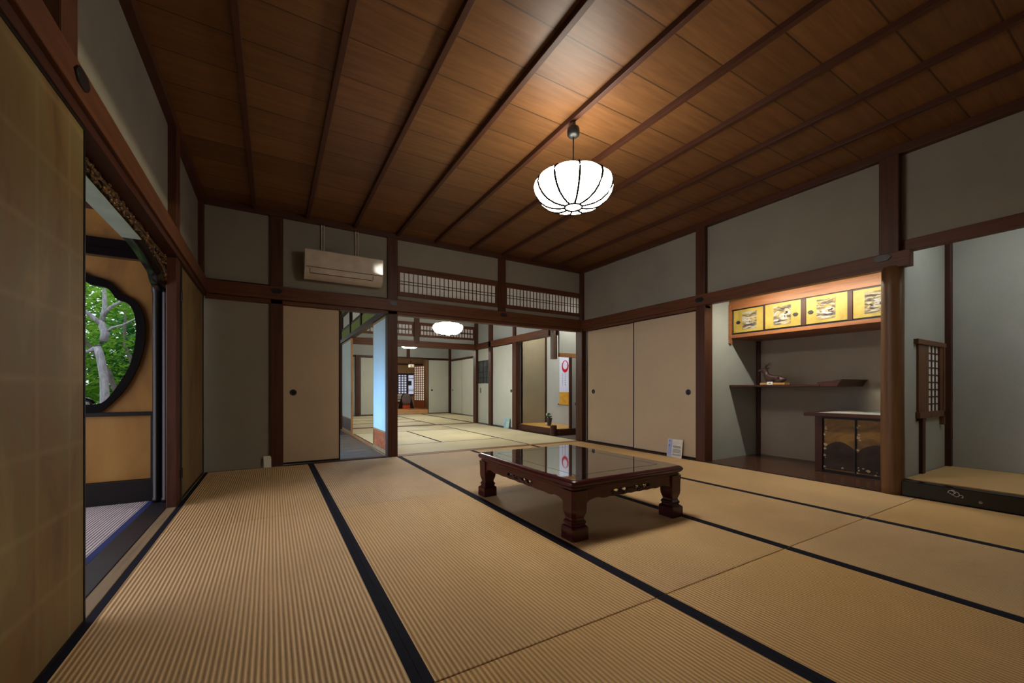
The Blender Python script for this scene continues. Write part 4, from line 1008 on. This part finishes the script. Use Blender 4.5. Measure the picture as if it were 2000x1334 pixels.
post((2.72, 2.84, Y3-.08, Y3+.04, 0, 1.84), 'brown post beside the pale door past the shoji')
door(6.93, 7.90, .012, 1.745, R3X, 'pale side door of the far room, beside its back corner post', M_fusuma_pale, 'x', handle=(7.76, -1), fr=.010)
door(5.95, 6.95, .012, 1.745, R3X-.022, 'pale side door of the far room, partly behind the corner post', M_fusuma_pale, 'x', fr=.010)
trim((5.71, 5.80, 4.04, 7.95, 1.745, 1.80), W_dark('y'), 'dark head rail above the far room side doors')
wall('far_room_side_wall', [(5.76, 5.83, 4.0, 8.1, 1.80, 2.7), (5.79, 5.85, 4.0, 8.1, 0, 1.80)], M_plas_cool, 'grey plaster wall above the side doors of the far room')
wall('far_room_corner_wall', [(4.80, 5.85, 4.02, 4.08, -.05, 2.7)], M_plas_cool, 'plaster return between the middle and far rooms')
wall('far_room_near_wall', [(1.76, 1.82, 4.1, 8.1, 0, 2.7)], M_plas_cool, 'plaster wall on the corridor side of the far room')
lantern(3.78, 6.05, 2.035, 2.70, 'lit white lantern in the far room, half hidden by the beam', mat=M_shade2)
# last room
Y4 = 12.6
M_warmtat = tatami('tatami_straw_warm', s2l(220, 170, 110), s2l(170, 124, 74))
for (x0, x1, y0, y1, lb) in ((3.3, 5.2, 8.12, 9.6, 'mat of the last room just inside its opening'), (5.2, 6.3, 8.12, 11.0, 'mat of the last room by the tan board'), (3.3, 5.2, 9.6, 11.2, 'middle mat of the last room'), (3.3, 6.3, 11.2, 12.55, 'mat below the window of the last room')):
    mat_piece(x0, x1, y0, y1, M_warmtat, 'orange-lit '+lb, 'x', group='mats of the last room', hw=.03)
M_warmpl = plaster('warm_brown_plaster', s2l(150, 124, 92))
wall('last_room_back_wall', [(3.2, 6.5, Y4, Y4+.06, -.05, .58), (3.2, 6.5, Y4, Y4+.06, 1.45, 2.7), (5.95, 6.5, Y4, Y4+.06, .58, 1.45)], M_warmpl, 'brown plaster wall of the last room')
wall('last_room_side_wall', [(6.28, 6.34, 8.1, 12.66, -.05, 2.7)], M_warmpl, 'brown plaster wall of the last room behind the tan board')
wall('last_room_inner_wall', [(3.2, 3.26, 8.1, 12.66, -.05, 2.7)], M_warmpl, 'brown plaster wall of the last room on the corridor side')
trim((3.2, 6.3, Y4-.08, Y4-.01, 1.86, 1.92), W_dark('x'), 'dark beam across the last room')
WIN[0] += 1
w4 = empty('window_%d' % WIN[0], (5.4, Y4, .58), 'bright lattice window at the end of the last room', 'window', kind='structure')
box('paper_pane', emit('window_glow_paper', (.80, .84, 1.0), .62), (4.7, 5.92, Y4+.03, Y4+.035, .60, 1.42), w4)  # pane emits by itself in place of daylight from outside
l = MB().box(4.68, 5.95, Y4-.02, Y4+.03, 1.42, 1.50).box(4.68, 5.95, Y4-.02, Y4+.03, .53, .60).box(5.90, 5.96, Y4-.02, Y4+.03, .53, 1.5)
for k in range(8): l.box(4.7+.125*k, 4.735+.125*k, Y4-.005, Y4+.03, .6, 1.42)
for k in range(8): l.box(4.7, 5.63, Y4-.004, Y4+.03, .6+.105*k, .628+.105*k)
l.box(5.60, 5.66, Y4-.01, Y4+.03, .6, 1.42).box(5.66, 5.80, Y4-.004, Y4+.03, .97, 1.17).box(5.66, 5.9, Y4-.004, Y4+.03, .72, .745).box(5.66, 5.9, Y4-.004, Y4+.03, .80, .815).box(5.66, 5.92, Y4-.004, Y4+.03, 1.26, 1.285)
l.build('lattice', flat('grey_lattice', s2l(64, 58, 72), .6, .2), w4)
DOOR[0] += 1
s4 = empty('door_%d' % DOOR[0], (6.0, 11.9, .2), 'lattice shoji with glowing warm paper standing in the last room', 'shoji door', kind='structure')
px = lambda t: (5.76+.20*t, 12.05-.72*t)     # slightly angled panel line
def slant(t0, t1, za, zb, dn0, dn1):
    d = Vector((.20, -.72, 0)).normalized(); nn = Vector((d.y, -d.x, 0))
    a = Vector((*px(t0), 0)); b = Vector((*px(t1), 0))
    return [[(*(a+nn*dn0).xy, za), (*(a+nn*dn1).xy, za), (*(a+nn*dn1).xy, zb), (*(a+nn*dn0).xy, zb)], [(*(b+nn*dn0).xy, za), (*(b+nn*dn1).xy, za), (*(b+nn*dn1).xy, zb), (*(b+nn*dn0).xy, zb)]]
MB().loft(slant(0, 1, .34, 1.76, -.004, 0)).build('paper_pane', emit('warm_glow_paper', (1.0, .86, .66), .55), s4)  # backlight is put into the paper as its own glow
l = MB()
for k in range(6): l.loft(slant(k/5-.025, k/5+.025, .34, 1.76, 0, .02))
for k in range(16): l.loft(slant(0, 1, .34+1.42*k/15-.012, .34+1.42*k/15+.012, 0, .018))
l.loft(slant(0, 1, .02, .34, -.004, .02))
l.build('lattice', wood('warm_wood', s2l(128, 70, 40), 'z'), s4)
trim((6.02, 6.10, 11.08, 11.16, 0, 1.8), wood('warm_wood', s2l(128, 70, 40), 'z'), 'brown post beside the warm lattice shoji')
trim((6.14, 6.26, 10.9, 10.96, .3, 1.78), flat('tan_board', s2l(190, 140, 96), .6, .2), 'tan board panel beside the warm lattice shoji')
# grey rounded screen with dark sides and red base
gs = empty('rounded_stand', (5.36, 11.85, .0005), 'grey rounded stand with dark cloth sides and red base', 'stand')
secs = []
for z, w in ((.14, .15), (.30, .185), (.45, .19), (.55, .15), (.60, .09), (.61, .03)):
    secs.append([(5.36+w*math.cos(2*PI*k/20), 11.85+.06*math.sin(2*PI*k/20), z) for k in range(20)])
MB().loft(secs).build('grey_panel', flat('grey_cloth', s2l(112, 104, 108), .8, .1), gs, smooth=True)
secs = [[(5.36+w*math.cos(2*PI*k/20), 11.84+.075*math.sin(2*PI*k/20), z) for k in range(20)] for z, w in ((.0, .16), (.10, .165), (.15, .15))]
MB().loft(secs).build('red_base', flat('red_orange_base', s2l(190, 80, 44), .6, .2), gs)
for s_ in (-1, 1):
    MB().loft([[(5.36+s_*.14, 11.88, .0), (5.36+s_*.33, 11.88, 0), (5.36+s_*.18, 11.88, .55), (5.36+s_*.12, 11.88, .58)], [(5.36+s_*.14, 11.93, .0), (5.36+s_*.33, 11.93, 0), (5.36+s_*.18, 11.93, .55), (5.36+s_*.12, 11.93, .58)]]).build('dark_side', flat('dark_cloth', s2l(40, 28, 38), .8, .1), gs)
sb = empty('sign_board', (5.17, 12.45, .28), 'small white rounded sign board under the far window', 'sign')
MB().box(5.00, 5.37, 12.50, 12.53, .28, .60, .01).build('board', M_whitecard, sb)
MB().box(5.06, 5.33, 12.495, 12.50, .50, .52).box(5.10, 5.30, 12.495, 12.50, .43, .445).box(5.06, 5.33, 12.495, 12.50, .35, .385).build('printed_text', M_ink, sb)
wu = empty('hanging_unit', (5.25, 10.8, 1.72), 'small white unit with a dark port on a rod', 'wall unit')  # white unit of unknown use, hung from the ceiling by a rod
MB().box(5.17, 5.36, 10.78, 10.92, 1.66, 1.78, .01).build('casing', M_whitecard, wu)
MB().lathe([(.02, 0), (.022, .006), (.0, .006)], n=12, capt=False).xf(Matrix.Translation((5.24, 10.78, 1.72)) @ Matrix.Rotation(PI/2, 4, 'X')).build('port', M_iron, wu)
MB().tube([(5.24, 10.85, 1.74), (5.24, 10.85, 2.70)], .012, 8).build('mount_rod', M_blackm, wu)

# ================================================================== GARDEN
gr = MB(); n = 24
grid = [[gr.bm.verts.new((-8+8.5*i/n, -6+18*j/n, -.25+.05*math.sin(i*1.3)*math.cos(j*.9))) for j in range(n+1)] for i in range(n+1)]
for i in range(n):
    for j in range(n): gr.bm.faces.new((grid[i][j], grid[i+1][j], grid[i+1][j+1], grid[i][j+1]))
tag(gr.build('ground', mottled('mossy_ground', [(.3, s2l(70, 84, 44)), (.6, s2l(110, 122, 70)), (.8, s2l(140, 130, 96))], (1, 1, 1), 3, .9, .1)), 'mossy garden ground outside the scalloped window', 'ground', kind='structure')
M_leafA = leafmat('leaf_bright', [s2l(70, 130, 36), s2l(134, 186, 62), s2l(156, 196, 80), s2l(96, 156, 50)], .45)
M_leafB = leafmat('leaf_deep', [s2l(54, 110, 54), s2l(92, 150, 84), s2l(120, 168, 96)], .35)
M_bark = mottled('grey_bark', [(.3, s2l(140, 134, 140)), (.6, s2l(196, 190, 196)), (.85, s2l(226, 222, 228))], (6, 6, 1.5), 5, .8, .15)
M_bark2 = mottled('brown_bark', [(.3, s2l(92, 84, 80)), (.7, s2l(140, 128, 122))], (6, 6, 1.5), 5, .8, .15)
def leaves(m, c, rad, num, size, rnd, flatk=1.0):
    for k in range(num):
        while True:
            p = Vector((rnd.uniform(-1, 1), rnd.uniform(-1, 1), rnd.uniform(-1, 1)))
            if p.length < 1: break
        q = Vector((c[0]+p.x*rad[0], c[1]+p.y*rad[1], c[2]+p.z*rad[2]))
        R = Euler((rnd.uniform(-.7, .7), rnd.uniform(-.7, .7), rnd.uniform(0, 6.3))).to_matrix()
        s_ = size*rnd.uniform(.6, 1.3)
        m.bm.faces.new([m.bm.verts.new(q+R @ Vector(v)*s_) for v in ((-1, 0, 0), (0, .42, .06), (1, 0, -.08), (0, -.42, .06))])
t1 = empty('garden_tree', (-1.37, 2.5, -.2), 'pale grey twisting garden tree framed in the scalloped window', 'tree')
tr = MB()
tr.tube([(-1.35, 2.5, -.28), (-1.35, 2.5, .3), (-1.355, 2.5, .72), (-1.36, 2.5, .95), (-1.40, 2.5, 1.25), (-1.43, 2.5, 1.37)], [.066, .058, .048, .045, .043, .042], 10)
tr.tube([(-1.43, 2.5, 1.36), (-1.36, 2.48, 1.46), (-1.345, 2.48, 1.55), (-1.385, 2.5, 1.68), (-1.40, 2.5, 1.72)], [.042, .044, .046, .036, .033], 10)
tr.tube([(-1.39, 2.5, 1.68), (-1.355, 2.5, 1.9), (-1.36, 2.5, 2.2), (-1.34, 2.5, 2.7)], [.030, .026, .023, .018], 8)
tr.tube([(-1.385, 2.5, 1.66), (-1.47, 2.48, 1.76), (-1.53, 2.46, 1.82), (-1.66, 2.4, 1.86), (-1.85, 2.4, 2.05)], [.03, .027, .025, .02, .012], 8)
tr.build('trunk', M_bark, t1, smooth=True)
br = MB()
br.tube([(-1.37, 2.49, 1.78), (-1.29, 2.46, 1.90), (-1.20, 2.44, 1.97), (-1.08, 2.42, 2.1)], [.024, .02, .018, .010], 8)
br.tube([(-1.345, 2.48, 1.56), (-1.27, 2.45, 1.63), (-1.15, 2.44, 1.68), (-1.04, 2.42, 1.76), (-.92, 2.4, 1.9)], [.016, .014, .012, .010, .006], 8)
br.tube([(-1.44, 2.5, 1.36), (-1.52, 2.5, 1.30), (-1.62, 2.5, 1.36)], [.03, .022, .012], 6)
br.build('branch', M_bark, t1, smooth=True)
lv = MB(); rr = random.Random(12)
for c, rad, num in (((-1.5, 2.7, 2.35), (.9, .7, .45), 700), ((-1.05, 2.75, 1.95), (.35, .3, .14), 160), ((-1.7, 2.8, 1.6), (.4, .35, .15), 170), ((-1.15, 2.9, 1.45), (.4, .3, .13), 150)):
    leaves(lv, c, rad, num, .045, rr)
lv.build('foliage', M_leafA, t1)
t2 = empty('garden_tree', (-1.1, 3.6, -.2), 'thinner leaning garden tree behind the pale grey tree', 'tree')
MB().tube([(-1.28, 3.0, -.28), (-1.30, 3.0, .5), (-1.44, 3.0, 1.05), (-1.60, 3.0, 1.35), (-1.75, 3.0, 1.6)], [.036, .033, .03, .025, .018], 8).build('trunk', M_bark2, t2, smooth=True)
MB().tube([(-1.12, 3.6, .0), (-1.22, 3.6, .95), (-1.33, 3.6, 1.25), (-1.42, 3.6, 1.5), (-1.4, 3.6, 2.2)], [.04, .036, .033, .022, .012], 8).tube([(-1.05, 3.6, .5), (-1.02, 3.6, 1.1), (-1.12, 3.6, 1.7), (-1.15, 3.6, 2.1)], [.012, .012, .010, .008], 6).build('branch', M_bark2, t2, smooth=True)
lv = MB()
leaves(lv, (-1.5, 3.8, 2.3), (1.3, .6, .6), 800, .055, rr)
lv.build('foliage', M_leafA, t2)
for k, (c, rad, num, mt, lb) in enumerate([((-1.2, 3.5, .25), (.9, .5, .45), 900, M_leafB, 'low leafy shrub at the foot of the pale tree'),
        ((-2.3, 4.2, .9), (.9, .7, 1.0), 1300, M_leafA, 'tall bright shrub beyond the squarish stone'),
        ((-1.2, 5.2, 1.2), (1.1, .7, 1.3), 1700, M_leafB, 'tall deep green shrub behind the pale tree'),
        ((-2.6, 6.4, 1.8), (1.6, .8, 1.9), 2200, M_leafA, 'large bright leafy mass at the back of the garden'),
        ((-.9, 7.0, 2.2), (1.6, .8, 2.3), 2400, M_leafA, 'large leafy mass behind the tall deep green shrub'),
        ((-2.4, 9.4, 1.6), (3.2, .6, 3.0), 4200, M_leafB, 'dark hedge closing the far end of the garden'),
        ((-4.6, -2.6, .9), (.8, 1.7, 1.1), 1500, M_leafB, 'hedge facing the annex opening'),
        ((-5.4, 4.6, 1.3), (1.5, 1.2, 1.7), 2600, M_leafA, 'broad bright shrub at the outer corner of the garden'),
        ((-6.2, .6, 1.3), (1.0, 2.2, 1.7), 2600, M_leafB, 'long hedge along the outer edge of the garden'),
        ((-.2, 4.6, .7), (.5, .9, .9), 1100, M_leafB, 'rounded green shrub outside the corridor'),
        ((-1.9, 2.2, -.02), (.5, .4, .3), 500, M_leafB, 'small fern-like shrub by the stone')]):
    m = MB(); leaves(m, c, rad, int(num*2.2), .085 if k > 1 else .055, rr)
    s = empty('garden_shrub', (c[0], c[1], -.25), lb, 'shrub', 'garden shrubs')
    m.build('foliage', mt, s)
    MB().tube([(c[0], c[1], -.28), (c[0]+.04, c[1], c[2]*.4), (c[0]-.03, c[1]+.02, c[2])], [.04, .03, .015], 6).build('stem', M_bark2, s)
for (x, y, s_, lb) in ((-1.53, 2.45, .11, 'squarish upright grey stone beside the pale trunk'), (-1.22, 2.3, .09, 'lower rounded grey stone in front of the pale trunk')):
    m = MB().ico((x, y, .30 if s_ > .1 else .36), s_, 2, (1, 1, 3.6))
    for v in m.bm.verts: v.co += Vector((.012*math.sin(40*v.co.y+30*v.co.z), .01*math.sin(50*v.co.x), .01*math.sin(33*v.co.x+20*v.co.y)))
    tag(m.build('garden_stone', mottled('stone', [(.3, s2l(130, 126, 118)), (.7, s2l(176, 170, 160))], (1, 1, 1), 9, .9, .1)), lb, 'stone')

# ================================================================== LIGHTS
def area(name, loc, target, sx, sy, power, col, spread=None):
    l = bpy.data.lights.new(name, 'AREA'); l.shape = 'RECTANGLE'; l.size = sx; l.size_y = sy; l.energy = power; l.color = col
    if spread: l.spread = math.radians(spread)
    o = bpy.data.objects.new(name, l); COL.objects.link(o); o.location = loc
    d = Vector(target)-Vector(loc); o.rotation_euler = d.to_track_quat('-Z', 'Y').to_euler(); return o
area('alcove_light', (4.80, -2.93, 1.80), (5.25, -2.93, 1.22), 1.12, .04, 19.0, (1.0, .94, .76))
area('raised_alcove_light', (4.95, -4.5, 2.28), (5.45, -4.4, .4), 1.2, .08, 6.5, (.95, 1.0, .98))
pl = bpy.data.lights.new('raised_alcove_lamp', 'POINT'); pl.energy = 6; pl.color = (1.0, .95, .82); pl.shadow_soft_size = .02
plo = bpy.data.objects.new('raised_alcove_lamp', pl); COL.objects.link(plo); plo.location = (5.0, -4.9, 1.852)
sl = bpy.data.lights.new('added_band_spot', 'SPOT'); sl.energy = 450; sl.color = (1.0, .90, .55); sl.spot_size = math.radians(36); sl.spot_blend = 1.0; sl.shadow_soft_size = .002  # added spot that throws the light band onto the garden side wall
slo = bpy.data.objects.new('added_band_spot', sl); COL.objects.link(slo); slo.location = (5.0, -4.7, 1.8535)
slo.rotation_euler = (Vector((-.05, -2.2, 2.75))-Vector(slo.location)).to_track_quat('-Z', 'Y').to_euler()
area('niche_light', (5.05, .30, 2.34), (5.05, .70, 1.5), .35, .06, 11, (1.0, .95, .84))
area('scroll_alcove_light', (4.93, 1.45, 2.3), (5.4, 1.4, .7), .9, .06, 13, (1.0, .96, .86))
area('corridor_daylight', (.60, .60, .45), (1.8, .55, .50), .9, .6, 10, (.22, .54, 1.0), 100)
area('last_room_lamp', (4.6, 10.4, 2.4), (4.9, 10.6, 0), .6, .6, 30, (1.0, .88, .70))

w = bpy.data.worlds.new('World'); SC.world = w; w.use_nodes = True
nt = w.node_tree; nt.nodes.clear()
sky = nt.nodes.new('ShaderNodeTexSky'); sky.sky_type = 'HOSEK_WILKIE'; sky.turbidity = 5.0; sky.sun_direction = (-.4, .5, .75)
mx = nt.nodes.new('ShaderNodeMix'); mx.data_type = 'RGBA'; mx.inputs[0].default_value = .55
nt.links.new(sky.outputs[0], mx.inputs[6]); mx.inputs[7].default_value = (.85, .93, 1.0, 1)
bg = nt.nodes.new('ShaderNodeBackground'); bg.inputs[1].default_value = 2.4
ow = nt.nodes.new('ShaderNodeOutputWorld')
nt.links.new(mx.outputs[2], bg.inputs[0]); nt.links.new(bg.outputs[0], ow.inputs[0])

# ================================================================== CAMERA
cam = bpy.data.cameras.new('camera'); cam.sensor_width = 36; cam.lens = 794/2000*36; cam.shift_y = 93/2000
cam.clip_start = .02
cob = bpy.data.objects.new('camera', cam); COL.objects.link(cob)
cob.location = (.565, -4.91, .811); cob.rotation_euler = (PI/2, 0, math.radians(-30.52))
SC.camera = cob
SC.view_settings.view_transform = 'Standard'
SC.view_settings.look = 'None'
SC.view_settings.exposure = 0.0
SC.cycles.use_denoising = True
SC.cycles.max_bounces = 10
SC.cycles.diffuse_bounces = 5
SC.cycles.sample_clamp_indirect = 6.0
